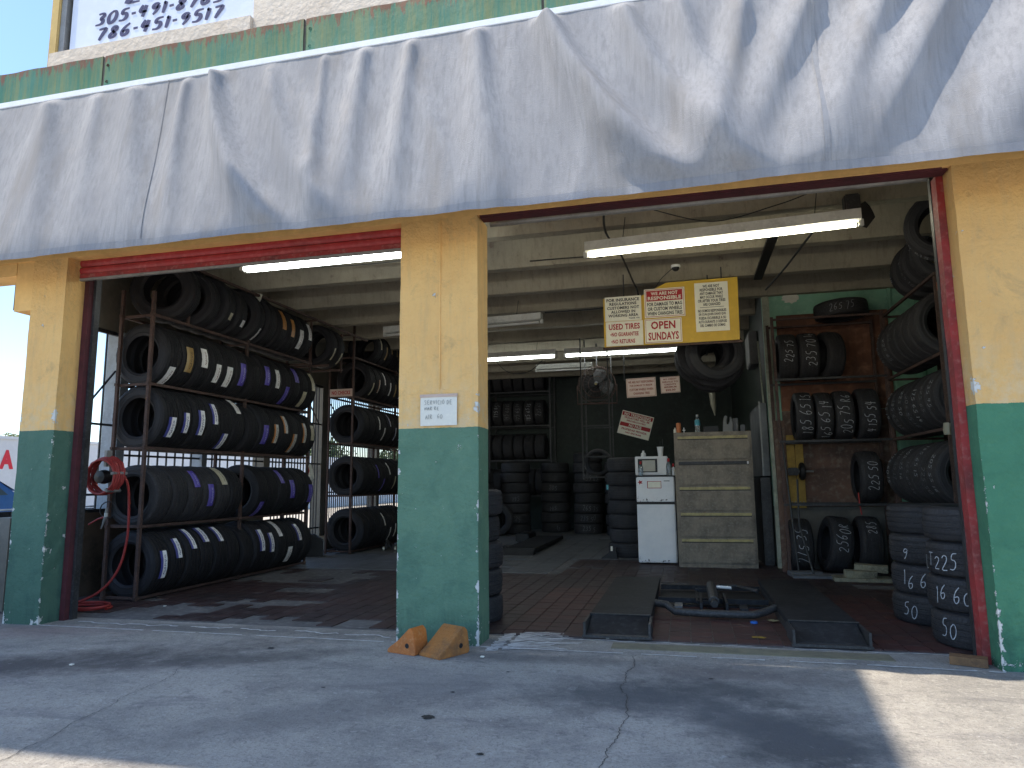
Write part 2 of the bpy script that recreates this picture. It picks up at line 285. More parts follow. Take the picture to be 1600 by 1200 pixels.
# ------------------------------------------------------------------ mesh helpers
class MB:
    def __init__(s): s.v = []; s.f = []; s.mi = []; s.cur = 0
    def add(s, vs, fs):
        o = len(s.v); s.v += [tuple(p) for p in vs]; s.f += [tuple(i+o for i in f) for f in fs]; s.mi += [s.cur]*len(fs); return s
    def box(s, a, b, rot=None, piv=None):
        x0, y0, z0 = a; x1, y1, z1 = b
        vs = [Vector(p) for p in ((x0,y0,z0),(x1,y0,z0),(x1,y1,z0),(x0,y1,z0),(x0,y0,z1),(x1,y0,z1),(x1,y1,z1),(x0,y1,z1))]
        if rot is not None:
            pv = Vector(piv) if piv else sum(vs, Vector())/8
            vs = [rot @ (p-pv)+pv for p in vs]
        return s.add(vs, [(0,3,2,1),(4,5,6,7),(0,1,5,4),(1,2,6,5),(2,3,7,6),(3,0,4,7)])
    def tube(s, pts, r, seg=8, closed=False, caps=True):
        pts = [Vector(p) for p in pts]; n = len(pts); rings = []; up = Vector((0, 0, 1)); prev = None
        for i, p in enumerate(pts):
            if closed: t = pts[(i+1) % n]-pts[i-1]
            else: t = pts[min(i+1, n-1)]-pts[max(i-1, 0)]
            t.normalize()
            if prev is None:
                a = up if abs(t.z) < .9 else Vector((1, 0, 0)); nx = t.cross(a).normalized()
            else:
                nx = (prev-prev.dot(t)*t); nx = nx.normalized() if nx.length > 1e-6 else t.orthogonal().normalized()
            prev = nx; ny = t.cross(nx); rr = r[i] if isinstance(r, (list, tuple)) else r
            rings.append([p+rr*(math.cos(2*PI*k/seg)*nx+math.sin(2*PI*k/seg)*ny) for k in range(seg)])
        vs = [q for rg in rings for q in rg]; fs = []
        for i in range(n if closed else n-1):
            j = (i+1) % n
            for k in range(seg): fs.append((i*seg+k, i*seg+(k+1) % seg, j*seg+(k+1) % seg, j*seg+k))
        if caps and not closed: fs += [tuple(range(seg))[::-1], tuple((n-1)*seg+k for k in range(seg))]
        return s.add(vs, fs)
    def bar(s, p0, p1, wd, ht=None):
        """square section bar between two points"""
        p0 = Vector(p0); p1 = Vector(p1); t = (p1-p0).normalized(); ht = ht or wd
        a = Vector((0, 0, 1)) if abs(t.z) < .9 else Vector((0, 1, 0)); nx = t.cross(a).normalized(); ny = nx.cross(t)
        o = [(-1,-1),(1,-1),(1,1),(-1,1)]
        vs = [p+nx*wd/2*i+ny*ht/2*j for p in (p0, p1) for i, j in o]
        return s.add(vs, [(0,1,2,3),(7,6,5,4),(0,4,5,1),(1,5,6,2),(2,6,7,3),(3,7,4,0)])
    def lathe(s, prof, seg=24, c=(0, 0, 0), close=False, mat=None, a0=0, a1=2*PI):
        """prof: list of (r,z) about Z"""
        n = len(prof); vs = []; full = abs(a1-a0-2*PI) < 1e-6; ns = seg if full else seg+1
        for i in range(ns):
            a = a0+(a1-a0)*i/seg
            for r, z in prof:
                p = Vector((r*math.cos(a), r*math.sin(a), z))
                if mat: p = mat @ p
                vs.append((p[0]+c[0], p[1]+c[1], p[2]+c[2]))
        fs = []
        for i in range(seg):
            j = (i+1) % ns
            for k in range(n if close else n-1):
                l = (k+1) % n; fs.append((i*n+k, j*n+k, j*n+l, i*n+l))
        return s.add(vs, fs)
    def prism(s, poly, y0, y1):
        """poly in XZ extruded along Y"""
        n = len(poly); vs = [(x, y0, z) for x, z in poly]+[(x, y1, z) for x, z in poly]
        return s.add(vs, [tuple(range(n)), tuple(range(2*n-1, n-1, -1))]+[(i, i+n, (i+1) % n+n, (i+1) % n) for i in range(n)])
    def mesh(s, name, mats, smooth=None, bevel=0, uv=None):
        me = bpy.data.meshes.new(name); me.from_pydata([tuple(p) for p in s.v], [], s.f)
        for m in (mats if isinstance(mats, (list, tuple)) else [mats]): me.materials.append(m)
        for p, i in zip(me.polygons, s.mi): p.material_index = i
        if uv:
            l = me.uv_layers.new(name='UVMap'); 
            for lp in me.loops: l.data[lp.index].uv = uv[lp.vertex_index]
        bm = bmesh.new(); bm.from_mesh(me); bmesh.ops.recalc_face_normals(bm, faces=bm.faces)
        if bevel: bmesh.ops.bevel(bm, geom=list(bm.edges), offset=bevel, segments=2, affect='EDGES', clamp_overlap=True)
        bm.to_mesh(me); bm.free()
        if smooth is None: smooth = 40
        if smooth:
            for p in me.polygons: p.use_smooth = True
            me.set_sharp_from_angle(angle=math.radians(smooth))
        me.update(); return me
    def build(s, name, mats, parent=None, smooth=None, bevel=0, uv=None, **tags):
        return link(name, s.mesh(name, mats, smooth, bevel, uv), parent, **tags)

def link(name, me, parent=None, loc=None, rot=None, label=None, cat=None, group=None, kind=None):
    o = bpy.data.objects.new(name, me); COL.objects.link(o)
    if parent: o.parent = parent
    if loc is not None: o.location = loc
    if rot is not None: o.rotation_euler = rot if not isinstance(rot, Matrix) else rot.to_euler()
    if label: o['label'] = label
    if cat: o['category'] = cat
    if group: o['group'] = group
    if kind: o['kind'] = kind
    return o
def thing(name, label, cat, loc=(0, 0, 0), rz=0, group=None, rot=None):
    return link(name, None, None, loc, rot if rot is not None else (0, 0, rz), label, cat, group)
def BX(name, a, b, mat, parent=None, bevel=0, **t): return MB().box(a, b).build(name, mat, parent, bevel=bevel, **t)
def TB(name, pts, r, mat, parent=None, seg=8, **t): return MB().tube(pts, r, seg).build(name, mat, parent, smooth=60, **t)

# text (printed): real font, fitted in a box, facing -Y
def TXT(body, cx, cz, wd, ht, y, mat, parent, name='lettering', bold=.03, sp=1.05):
    cu = bpy.data.curves.new('txt', 'FONT'); cu.body = body; cu.size = 1; cu.offset = bold; cu.extrude = .01; cu.space_character = sp; cu.resolution_u = 2
    ob = bpy.data.objects.new('txt', cu); COL.objects.link(ob)
    dg = bpy.context.evaluated_depsgraph_get(); dg.update(); me = bpy.data.meshes.new_from_object(ob.evaluated_get(dg))
    bpy.data.objects.remove(ob); bpy.data.curves.remove(cu)
    xs = [v.co.x for v in me.vertices]; ys = [v.co.y for v in me.vertices]
    if not xs: return None
    x0, x1, y0, y1 = min(xs), max(xs), min(ys), max(ys)
    for v in me.vertices:
        v.co = Vector((cx+((v.co.x-x0)/(x1-x0)-.5)*wd, y-.0006-v.co.z*.03, cz+((v.co.y-y0)/(y1-y0)-.5)*ht))
    me.materials.clear(); me.materials.append(mat); me.name = name
    return link(name, me, parent)
# stroke alphabet (hand lettering), unit box 0..1 x 0..1
ST = {
'0': [[(.5,1),(.15,.8),(.1,.4),(.3,.03),(.6,0),(.88,.3),(.9,.7),(.7,.97),(.45,1)]],
'1': [[(.3,.8),(.55,1),(.5,0)]], '2': [[(.12,.8),(.35,1),(.75,.95),(.85,.7),(.5,.35),(.1,.02),(.92,.05)]],
'3': [[(.15,.95),(.6,1),(.85,.78),(.45,.55),(.85,.35),(.7,.05),(.1,.03)]], '4': [[(.35,1),(.12,.42),(.9,.45)],[(.7,.95),(.6,0)]],
'5': [[(.88,1),(.3,.97),(.22,.6),(.7,.6),(.85,.3),(.6,.02),(.1,.06)]], '6': [[(.75,1),(.3,.7),(.12,.3),(.4,0),(.8,.2),(.7,.5),(.2,.38)]],
'7': [[(.1,.93),(.9,1),(.6,.5),(.4,0)]], '8': [[(.5,.52),(.2,.75),(.45,1),(.8,.8),(.5,.52),(.15,.25),(.4,0),(.85,.2),(.5,.52)]],
'9': [[(.85,.8),(.5,1),(.18,.75),(.45,.5),(.85,.8),(.7,.3),(.45,0)]], '-': [[(.15,.5),(.85,.52)]], '/': [[(.7,1),(.2,0)]],
'S': [[(.85,.9),(.4,1),(.2,.75),(.7,.45),(.75,.12),(.15,.05)]], 'E': [[(.85,1),(.2,1),(.2,0),(.9,0)],[(.2,.5),(.7,.5)]],
'R': [[(.2,0),(.2,1),(.75,.9),(.7,.6),(.25,.5),(.85,0)]], 'V': [[(.1,1),(.5,0),(.9,1)]], 'I': [[(.5,1),(.5,0)]],
'C': [[(.85,.9),(.4,1),(.15,.5),(.4,0),(.88,.12)]], 'O': [[(.5,1),(.15,.7),(.15,.3),(.5,0),(.85,.3),(.85,.7),(.5,1)]],
'D': [[(.2,0),(.2,1),(.75,.8),(.8,.25),(.2,0)]], 'N': [[(.15,0),(.15,1),(.85,0),(.85,1)]], 'A': [[(.1,0),(.5,1),(.9,0)],[(.28,.4),(.75,.4)]],
'T': [[(.1,1),(.9,1)],[(.5,1),(.5,0)]], 'L': [[(.2,1),(.2,0),(.85,0)]], 'P': [[(.2,0),(.2,1),(.8,.85),(.7,.5),(.2,.48)]], 'Z': [[(.1,1),(.85,1),(.1,0),(.9,0)]],
'G': [[(.85,.85),(.4,1),(.15,.5),(.4,0),(.85,.15),(.85,.5),(.5,.48)]], ' ': []}
def smoothpl(pl, k=3):
    for _ in range(k-1):
        if len(pl) < 3: break
        o = [pl[0]]
        for a, b in zip(pl, pl[1:]): o += [(a[0]*.75+b[0]*.25, a[1]*.75+b[1]*.25), (a[0]*.25+b[0]*.75, a[1]*.25+b[1]*.75)]
        pl = o+[pl[-1]]
    return pl
def strokes(text, ch, cw, th, slant=0, jit=.0, taper=False, mapf=None, rng=random):
    """returns MB of ribbon quads; mapf(u,v)->xyz"""
    mb = MB(); u0 = 0
    for c in text:
        wc = cw*(.55 if c in '1I' else .6 if c in '-' else .5 if c == ' ' else 1)
        jy = rng.uniform(-1, 1)*jit*ch; js = 1+rng.uniform(-1, 1)*jit
        for pl in ST.get(c, []):
            pl = smoothpl(pl); P = [Vector((u0+(x*.82+.09)*wc+slant*y*ch, jy+y*ch*js)) for x, y in pl]; L = []; n = len(P)
            for i, p in enumerate(P):
                t = (P[min(i+1, n-1)]-P[max(i-1, 0)]); t = t.normalized() if t.length > 0 else Vector((1, 0)); nn = Vector((-t.y, t.x))
                wd = th/2*(1 if not taper else (.55+.45*math.sin(PI*min(1, (i+.6)/n))))
                if taper: wd *= (.75+.5*abs(t.y))
                L.append((p-nn*wd, p+nn*wd))
            vs = []
            for a, b in L: vs += [mapf(*a), mapf(*b)]
            mb.add(vs, [(2*i, 2*i+1, 2*i+3, 2*i+2) for i in range(n-1)])
        u0 += wc
    mb.width = u0; return mb
# ------------------------------------------------------------------ setting: ground, floor, walls
def roughbox(a, b, res, amp, seed=0, fade_bottom=False):
    """box with subdivided, slightly uneven faces"""
    bm = bmesh.new(); bmesh.ops.create_cube(bm, size=1)
    d = [b[i]-a[i] for i in range(3)]
    for v in bm.verts: v.co = Vector([a[i]+(v.co[i]+.5)*d[i] for i in range(3)])
    for ax in range(3):
        n = int(d[ax]/res)
        for k in range(1, n):
            co = [0, 0, 0]; co[ax] = a[ax]+d[ax]*k/n; no = [0, 0, 0]; no[ax] = 1
            bmesh.ops.bisect_plane(bm, geom=list(bm.verts)+list(bm.edges)+list(bm.faces), plane_co=co, plane_no=no)
    for v in bm.verts:
        q = v.co*3+Vector((seed, seed*2, 0)); n = mnoise.noise_vector(q)*amp+mnoise.noise_vector(q*4)*amp*.5
        v.co += Vector((n.x, n.y, 0))
    mb = MB(); bm.verts.ensure_lookup_table(); mb.add([v.co[:] for v in bm.verts], [tuple(x.index for x in f.verts) for f in bm.faces]); bm.free(); return mb

BX('ground', (-400, -400, -.2), (400, 400, -.02), M['asphalt'], kind='structure', label=None)
drive = BX('driveway', (-9, -14, -.015), (9, .36, 0), M['drive'], kind='structure')
fl = BX('floor', (-6.4, .36, -.1), (3.2, 12.1, -.002), M['mortar'], kind='structure')
# joint filler lines and crack in the driveway
def wobble_strip(pts, wfun, z, mat, name, parent, step=.03, jit=.01, kind=None, skip=0):
    mb = MB(); P = []
    for a, b in zip(pts, pts[1:]):
        n = max(1, int((Vector(b)-Vector(a)).length/step)); P += [Vector(a).lerp(Vector(b), i/n) for i in range(n)]
    P.append(Vector(pts[-1])); ring = []
    for i, p in enumerate(P):
        t = P[min(i+1, len(P)-1)]-P[max(i-1, 0)]; t.normalize(); nn = Vector((-t.y, t.x)); wd = wfun(i/len(P))
        o = mnoise.noise(Vector((p.x*9, p.y*9, z*99)))*jit+mnoise.noise(Vector((p.x*38, p.y*38, 2)))*jit*.45; p = p+nn*o
        hw = wd*(.5+.9*abs(mnoise.noise(Vector((p.x*25, p.y*25, 3)))))
        ring.append(((p.x-nn.x*hw, p.y-nn.y*hw, z), (p.x+nn.x*hw, p.y+nn.y*hw, z)))
    for i in range(len(ring)-1):
        if skip and mnoise.noise(Vector((i*.13, 7, z))) > skip: continue
        mb.add([*ring[i], *ring[i+1]], [(0, 1, 3, 2)])
    return mb.build(name, mat, parent, smooth=0, kind=kind)
wobble_strip([(-5.3, -.01), (-2.1, -.01)], lambda t: .013, .0045, M['chalkline'], 'joint_filler', drive, skip=.35)
wobble_strip([(-1.45, -.02), (.9, -.01), (1.8, -.04)], lambda t: .013, .0045, M['chalkline'], 'joint_filler', drive, skip=.3)
wobble_strip([(-5.1, .17), (-3.5, .2), (-2.2, .16)], lambda t: .016, .0045, M['chalkline'], 'joint_filler', drive, jit=.05, skip=.3)
wobble_strip([(-1.4, .33), (-.7, .34), (.2, .33), (1.7, .36)], lambda t: .013, .0045, M['chalkline'], 'joint_filler', drive, jit=.03, skip=.2)
wobble_strip([(-.36, -.04), (-.38, -.38), (-.40, -.8), (-.32, -1.18), (-.34, -1.46), (-.38, -1.75), (-.35, -2.6)], lambda t: .0028, .004, M['black'], 'crack', drive, jit=.03, step=.012)
wobble_strip([(-3.0, -.2), (-3.21, -.45), (-3.18, -.88), (-3.07, -1.2), (-3.05, -1.48), (-2.93, -2.02), (-2.85, -2.6)], lambda t: .0022, .004, M['black'], 'crack', drive, jit=.03, step=.015)
BX('cement_patch', (-.55, .12, -.004), (1.25, .29, .0042), M['olive'], drive)
for k in range(16):                                     # swept dry paint streaks at the right bay mouth
    y = .00+.034*k; x0 = -1.40+.03*random.random()
    wobble_strip([(x0, y-.12), (x0+.25, y-.02+.02*random.random()), (x0+.42+.2*random.random(), y+.03)], lambda t: .02*(1-.6*t), .0046+k*.0001, M['chalkline'], 'paint_streak', drive, jit=.03, skip=.12)
rr = random.Random(3)
def blob(name, x, y, r, mat, parent, z=.004, ex=1.0):
    mb = MB(); n = 20; ph = rr.random()*6; vs = [(x, y, z)]
    for k in range(n):
        a = 2*PI*k/n; q = r*(.55+.75*rr.random()); vs.append((x+q*math.cos(a)*ex, y+q*math.sin(a), z))
    mb.add(vs, [(0, k+1, (k+1) % n+1) for k in range(n)]); return mb.build(name, mat, parent, smooth=0)
for x, y, r in ((-2.05, -1.15, .010), (-2.9, -.35, .018), (-1.28, -1.5, .026), (-1.3, -1.08, .010), (.1, -.52, .012), (-.9, -1.9, .014), (-1.1, -.62, .010)):
    blob('gum_spot', x, y, r, M['ink'], drive, ex=1.3)

# floor tiles: the nearest ones are parts, the rest one stuff part
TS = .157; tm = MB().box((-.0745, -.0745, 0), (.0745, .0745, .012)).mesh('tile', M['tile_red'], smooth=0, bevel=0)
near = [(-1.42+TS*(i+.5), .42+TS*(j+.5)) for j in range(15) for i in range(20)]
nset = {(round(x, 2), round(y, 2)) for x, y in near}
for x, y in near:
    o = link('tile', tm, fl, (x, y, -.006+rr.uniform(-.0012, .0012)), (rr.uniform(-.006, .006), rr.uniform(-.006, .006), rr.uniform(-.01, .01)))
mb = MB(); mg = MB()
xx = -1.42-TS*30
while xx < 3.1:
    yy = .42
    while yy < 5.6:
        cx, cy = xx+TS/2, yy+TS/2
        far = 3.9 if cx < -1.6 else 5.6
        inside = -1.43 < cx < 1.72 and cy < .42+TS*15
        patch = mnoise.noise(Vector((cx*1.1, cy*1.6, 5)))+.5*mnoise.noise(Vector((cx*4, cy*4, 1)))
        bare = (cx < -2.0 and cy < 1.5 and patch > -.02 and not (-3.0 < cx < -2.1 and cy > .75)) or patch > .55 or (cx < -4 and 2.6 < cy < 3.9 and patch > -.2)
        if not inside and not bare and cy < far: 
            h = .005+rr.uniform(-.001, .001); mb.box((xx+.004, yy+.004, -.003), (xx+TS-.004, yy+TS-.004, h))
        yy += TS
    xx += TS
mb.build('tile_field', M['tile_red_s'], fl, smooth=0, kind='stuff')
xx = -6.3
while xx < 1.1:
    yy = 3.95 if xx < -1.9 else 5.65
    while yy < 12:
        if mnoise.noise(Vector((xx*2, yy*2, 9))) < .5: mg.box((xx+.003, yy+.003, -.003), (xx+.302, yy+.302, .005))
        yy += .305
    xx += .305
mg.build('grey_tile_field', M['tile_grey'], fl, smooth=0, kind='stuff')

# ------------------------------------------------------------------ building
bld = thing('shop_building', 'yellow and green painted garage building with two open bays', 'building')
def pillar(x0, x1, mat, label, depth=.53, seed=0, h=3.2):
    cx = (x0+x1)/2; mb = roughbox((x0-cx, 0, -.01), (x1-cx, depth, h), .07, .0045, seed)
    o = mb.build('pillar', mat, bld, smooth=45, label=label); o.location = (cx, 0, 0); return o
pillar(-5.70, -5.33, M['pill_l'], 'left corner pillar, yellow over green, beside the hose', .27, 3)
pillar(-2.10, -1.47, M['pill_m'], 'middle pillar, yellow over green, with the paper notice', .27, 11)
pillar(1.80, 3.6, M['pill_r'], 'right pillar, yellow over bright green rough paint', .36, 23)
roughbox((-5.90, .01, 2.74), (-5.705, .26, 3.2), .08, .004, 5).build('corbel', M['yellow'], bld)
# thin moulded groove line on the middle pillar
BX('plaster_seam', (-1.775, -.0075, 1.85), (-1.768, .002, 3.19), M['yellow'], bld)
hb = roughbox((-8.2, .0, 3.2), (3.6, .135, 4.74), .25, .004, 9).build('header_beam', M['yellow'], bld)
BX('header_back', (-8.2, .5, 3.66), (3.6, .61, 4.74), M['slab'], bld); BX('soffit_block', (-8.2, .012, 3.08), (-5.91, .25, 3.198), M['yellow'], bld)
BX('roof_edge', (-8.2, .14, 4.2), (3.6, .49, 4.74), M['slab'], bld)
x = -9.12+0*1; k = 0
for i in range(7):
    x0 = -9.11+2.05*i+.01; x1 = x0+2.03
    mb = MB(); n = 16; y = -.09
    top = [5.06+.006*mnoise.noise(Vector((x0+j*.13, 0, 0))) for j in range(n+1)]
    vs = []; dx = (x1-x0)/n
    for j in range(n+1):
        wv = .006*math.sin(j*1.7+i)+.004*mnoise.noise(Vector((j*.7, i, 0)))
        vs += [(x0+dx*j, y+wv, 4.72), (x0+dx*j, y+wv*1.5, 4.90), (x0+dx*j, y+wv, top[j]), (x0+dx*j, y+.10, top[j]+.004)]
    mb.add([(a-x0, b, c-4.72) for a, b, c in vs], [(4*j+r_, 4*j+4+r_, 4*j+5+r_, 4*j+1+r_) for j in range(n) for r_ in range(3)])
    o = mb.build('fascia_panel', M['fascia'], bld, smooth=60); o.location = (x0, 0, 4.72)
    s_ = MB()
    for zz in (.08, .24): s_.lathe([(0, -.008), (.012, -.006), (.014, 0)], 8, mat=Matrix.Rotation(-PI/2, 4, 'X')@Matrix.Rotation(PI, 4, 'X'), c=(.04, y-.004, zz))
    s_.build('screw', M['rackrust'], o)
BX('drip_rail', (-9.2, -.166, 4.655), (3.6, -.10, 4.712), M['white_rail'], bld, bevel=.004)
BX('fascia_backing', (-9.1, -.075, 4.72), (3.6, .05, 5.06), M['slab'], bld)
BX('lower_roof', (-9.1, .05, 4.76), (3.6, 12.3, 5.07), M['slab'], bld)
roughbox((-5.775, .02, 5.075), (-3.575, .22, 5.285), .12, .006, 31).build('window_sill_band', M['cream'], bld)
roughbox((-3.57, .06, 5.075), (3.6, .24, 9.39), .3, .006, 37).build('upper_wall', M['cream'], bld)
BX('upper_wall_back', (-5.72, .24, 5.075), (3.6, 5, 9.38), M['cream'], bld)
BX('corner_post', (-5.83, .05, 5.075), (-5.73, .4, 9.39), M['trim_yellow'], bld, bevel=.01)
BX('window_frame', (-5.725, .07, 5.287), (-5.665, .20, 9.39), M['greymetal'], bld)
for xb in (-10.4, -9.5): BX('shadow_caster_bracket', (xb, -3.4, 9.28), (xb+.08, .2, 9.398), M['greymetal'], bld)  # arms added to carry the out-of-view shadow-casting slab
caster = MB(); cv = [(-11, -3.44), (-3.26, -3.44), (-3.02, -1.262), (-11, -1.262)]
caster.add([(x, y, z) for z in (9.4, 9.55) for x, y in cv], [(3, 2, 1, 0), (4, 5, 6, 7), (0, 1, 5, 4), (1, 2, 6, 5), (2, 3, 7, 6), (3, 0, 4, 7)]).build('shadow_caster_slab', M['slab'], bld, smooth=0)  # added out of view, shaped to shade the driveway and leave the awning sunlit

BX('dark_window_gap', (-5.66, .16, 5.287), (-5.63, .235, 9.39), M['black'], bld)
# banner with the two telephone numbers
bn = thing('phone_banner', 'pale blue-white banner with brush-lettered phone numbers above the green fascia', 'banner', (-4.62, .10, 5.30))
BX('banner_sheet', (-1.005, 0, 0), (1.03, .02, 2.2), M['banner'], bn)
def banner_line(t, x0, x1, z, h, sl=.28):
    mb = strokes(t, h, .13, .036, slant=sl, jit=.02, taper=True, mapf=lambda u, v: (u, -.004, v), rng=random.Random(5))
    s = (x1-x0)/mb.width; mb.v = [(x0+p[0]*s, p[1], z+p[2]) for p in mb.v]; mb.build('phone_number', M['navy'], bn, smooth=0)
banner_line('786-451-9517', -.72, .70, .085, .118)
banner_line('305-491-8763', -.74, .70, .245, .118)
banner_line('ZA', -.45, .1, .42, .14)
tbn = TB('solar_tube', [(-7.4, .12, 5.14), (-6.05, .12, 5.15)], .028, M['carblue'], None, label='dark blue tube lying on the roof edge at far left', cat='tube')

# ceiling with joists
cl = BX('ceiling', (-6.4, .48, 4.0), (3.2, 12.2, 4.18), M['slab'], kind='structure')
for i in range(11):
    y = .62+1.06*i; j = MB(); x0, x1 = -6.24, 3.08
    pr = [(y, 3.64), (y+.13, 3.64), (y+.20, 3.998), (y-.07, 3.998)]
    if i == 0: pr = [(y, 3.64), (y+.13, 3.64), (y+.20, 3.998), (y-.07, 3.998)]
    n = 40; vs = []
    for q in range(n+1):
        xq = x0+(x1-x0)*q/n; d = .008*mnoise.noise(Vector((xq*2, y*3, 0)))
        vs += [(xq, a+d, b+(d if b < 3.9 else 0)) for a, b in pr]
    j.add(vs, [(4*q+a, 4*q+(a+1) % 4, 4*q+4+(a+1) % 4, 4*q+4+a) for q in range(n) for a in range(4)])
    j.add([vs[0], vs[1], vs[2], vs[3]], [(0, 1, 2, 3)]); j.build('joist', M['joist'], cl, smooth=0)
# walls
def wall(name, parts, mat):
    mb = MB()
    for a, b in parts: mb.box(a, b)
    return mb.build(name, mat, None, smooth=0, kind='structure')
XL = -6.25
lw = wall('wall_left', [((XL-.2, .46, 2.9), (XL, 12.2, 4.0)), ((XL-.2, .46, -.05), (XL, 4.6, .86)), ((XL-.2, 6.5, -.05), (XL, 12.2, .25)),
    ((XL-.2, 4.56, .861), (XL, 4.72, 2.899)), ((XL-.2, 6.3, .251), (XL, 6.5, 2.899)), ((XL-.2, 8.6, .251), (XL, 8.75, 2.899)), ((XL-.2, 10.3, .251), (XL, 12.2, 2.899))], M['slab'])
BX('low_board', (XL+.005, .47, 0), (XL+.03, 2.2, .87), M['brownboard'], lw)
BX('post', (XL-.16, 1.62, .862), (XL+.05, 1.74, 2.899), M['winpale'], lw)
BX('post', (XL-.16, 3.1, .862), (XL+.03, 3.2, 2.899), M['winpale'], lw)
wall('wall_right', [((3.1, .46, -.05), (3.3, 12.2, 4.0))], M['mint'])
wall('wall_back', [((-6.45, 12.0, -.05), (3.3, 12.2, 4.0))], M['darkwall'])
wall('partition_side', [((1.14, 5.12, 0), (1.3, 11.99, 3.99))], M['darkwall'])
pt = wall('partition_wall', [((1.14, 4.96, .8), (3.09, 5.11, 3.70))], M['mint'])
BX('lower_blockwork', (1.141, 4.955, .0), (3.09, 5.1, .795), M['block'], pt)
BX('edge_trim', (1.13, 4.93, 0), (1.22, 4.957, 3.7), M['palewood'], pt)
BX('beam', (1.15, 4.86, 3.705), (3.09, 5.1, 3.99), M['block'], pt, bevel=.02)
BX('plywood_sheet', (1.30, 4.93, 2.05), (2.68, 4.953, 3.36), M['ply'], pt)
BX('plywood_sheet', (1.30, 4.932, .80), (2.66, 4.953, 2.045), M['ply_low'], pt)
BX('mint_trim', (2.70, 4.93, .9), (2.74, 4.957, 3.7), M['mint'], pt); BX('mint_trim', (3.02, 4.93, .9), (3.06, 4.957, 3.7), M['mint'], pt)
blobm = MB(); n = 22; vs = [(0, 0, 0)]+[((.085+.04*rr.random())*math.cos(2*PI*k/n), 0, (.055+.025*rr.random())*math.sin(2*PI*k/n)) for k in range(n)]
blobm.add([(1.50+a, 4.951, 3.60+c) for a, b, c in vs], [(0, k+1, (k+1) % n+1) for k in range(n)]); blobm.build('plaster_patch', M['paper'], pt, smooth=0)

# window grilles of the left wall
def grille(y0, y1, z0, z1, label, sp=.125, hz=(), x=XL-.02, diag=None):
    g = thing('window_grille', label, 'grille', (x, y0, z0), group='black bar grilles along the left wall')
    n = int((y1-y0)/sp); me = MB().box((-.008, -.008, 0), (.008, .008, z1-z0)).mesh('bar', M['darkmetal'], 0)
    for k in range(1, n): link('bar', me, g, (0, k*(y1-y0)/n, 0))
    for h in hz: BX('rail', (-.012, 0, h-z0-.012), (.012, y1-y0, h-z0+.012), M['darkmetal'], g)
    for h in (0, z1-z0-.04): BX('rail', (-.02, 0, h), (.02, y1-y0, h+.04), M['darkmetal'], g)
    if diag: MB().bar((.01, diag[0]-y0, diag[1]-z0), (.01, diag[2]-y0, diag[3]-z0), .016).build('brace', M['darkmetal'], g)
grille(.5, 1.62, .865, 2.895, 'barred opening nearest the left pillar, behind the hose reel', .155, (1.06, 1.83), diag=(1.1, 1.85, 1.6, 2.45))
grille(1.75, 3.1, .865, 2.895, 'barred opening behind the front half of the left tyre rack', .15, (1.5, 2.2))
grille(3.2, 4.55, .865, 2.895, 'barred opening behind the rear half of the left tyre rack', .15, (1.5, 2.2))
grille(4.73, 6.29, .01, 2.895, 'floor-length barred opening in the gap between the two left racks', .09, (.4, 1.5, 2.2), diag=(5.6, 2.8, 6.2, 2.2))
grille(6.51, 8.59, .255, 2.895, 'closely barred opening behind the rear left tyre rack', .075, (1.0, 2.4), diag=(6.6, 2.6, 7.3, 2.1))
grille(8.76, 10.29, .255, 2.895, 'farthest barred opening near the back left corner', .09, (1.0, 2.2))

# ------------------------------------------------------------------ doors
d1 = thing('roll_up_door', 'raised red roll-up shutter over the left bay', 'shutter door', (-3.7, .12, 3.0))
for k in range(3):
    mb = MB(); z0 = .075+.068*k
    pr = [(.0, z0), (-.012, z0+.015), (-.016, z0+.034), (-.012, z0+.053), (.0, z0+.064), (.02, z0+.064), (.02, z0)]
    mb.add([(x, y, z) for x in (-1.6, 1.6) for y, z in pr], [tuple(range(7)), tuple(range(13, 6, -1))]+[(i, (i+1) % 7, (i+1) % 7+7, i+7) for i in range(7)])
    mb.build('slat', M['redpaint'], d1, smooth=30)
BX('bottom_bar', (-1.6, -.014, .035), (1.6, .03, .073), M['redpost'], d1, bevel=.004)
BX('rubber_seal', (-1.6, -.006, .012), (1.6, .02, .034), M['greymetal'], d1)
BX('track', (-1.625, .08, -3.0), (-1.572, .17, .3), M['maroon'], d1); BX('track', (-1.572, .13, -3.0), (-1.545, .19, .15), M['darkmetal'], d1)
BX('track', (1.55, .10, -3.0), (1.598, .19, .3), M['maroon'], d1)
d2 = thing('roll_up_door', 'fully raised shutter of the right bay with faded red side track', 'shutter door', (.2, .2, 3.0), group=None)
def rag_strip(x0, x1, y, z0, z1, n=60, amp=.012):
    vs = []
    for i in range(n+1):
        xx = x0+(x1-x0)*i/n; zz = z0+amp*mnoise.noise(Vector((xx*5, 1, 0)))
        vs += [(xx, y, zz), (xx, y, z1), (xx, y+.02, z1), (xx, y+.02, zz)]
    return MB().add(vs, [(4*i+a, 4*i+4+a, 4*i+4+(a+1) % 4, 4*i+(a+1) % 4) for i in range(n) for a in range(4)])
rag_strip(-1.66, 1.55, -.185, .192, .225).build('lintel_edge', M['maroon'], d2)
MB().tube([(-1.66, .13, .245), (1.56, .13, .262)], .026, 10).build('roller_pipe', M['greymetal'], d2)
BX('slat', (-1.66, -.05, .215), (1.55, -.02, .32), M['darkmetal'], d2)
mb = MB()
P_ = []
for i in range(31):
    z = -3.0+3.2*i/30; wv = .006*mnoise.noise(Vector((0, z*2, 4))); P_.append((1.552+wv, 1.598, z))
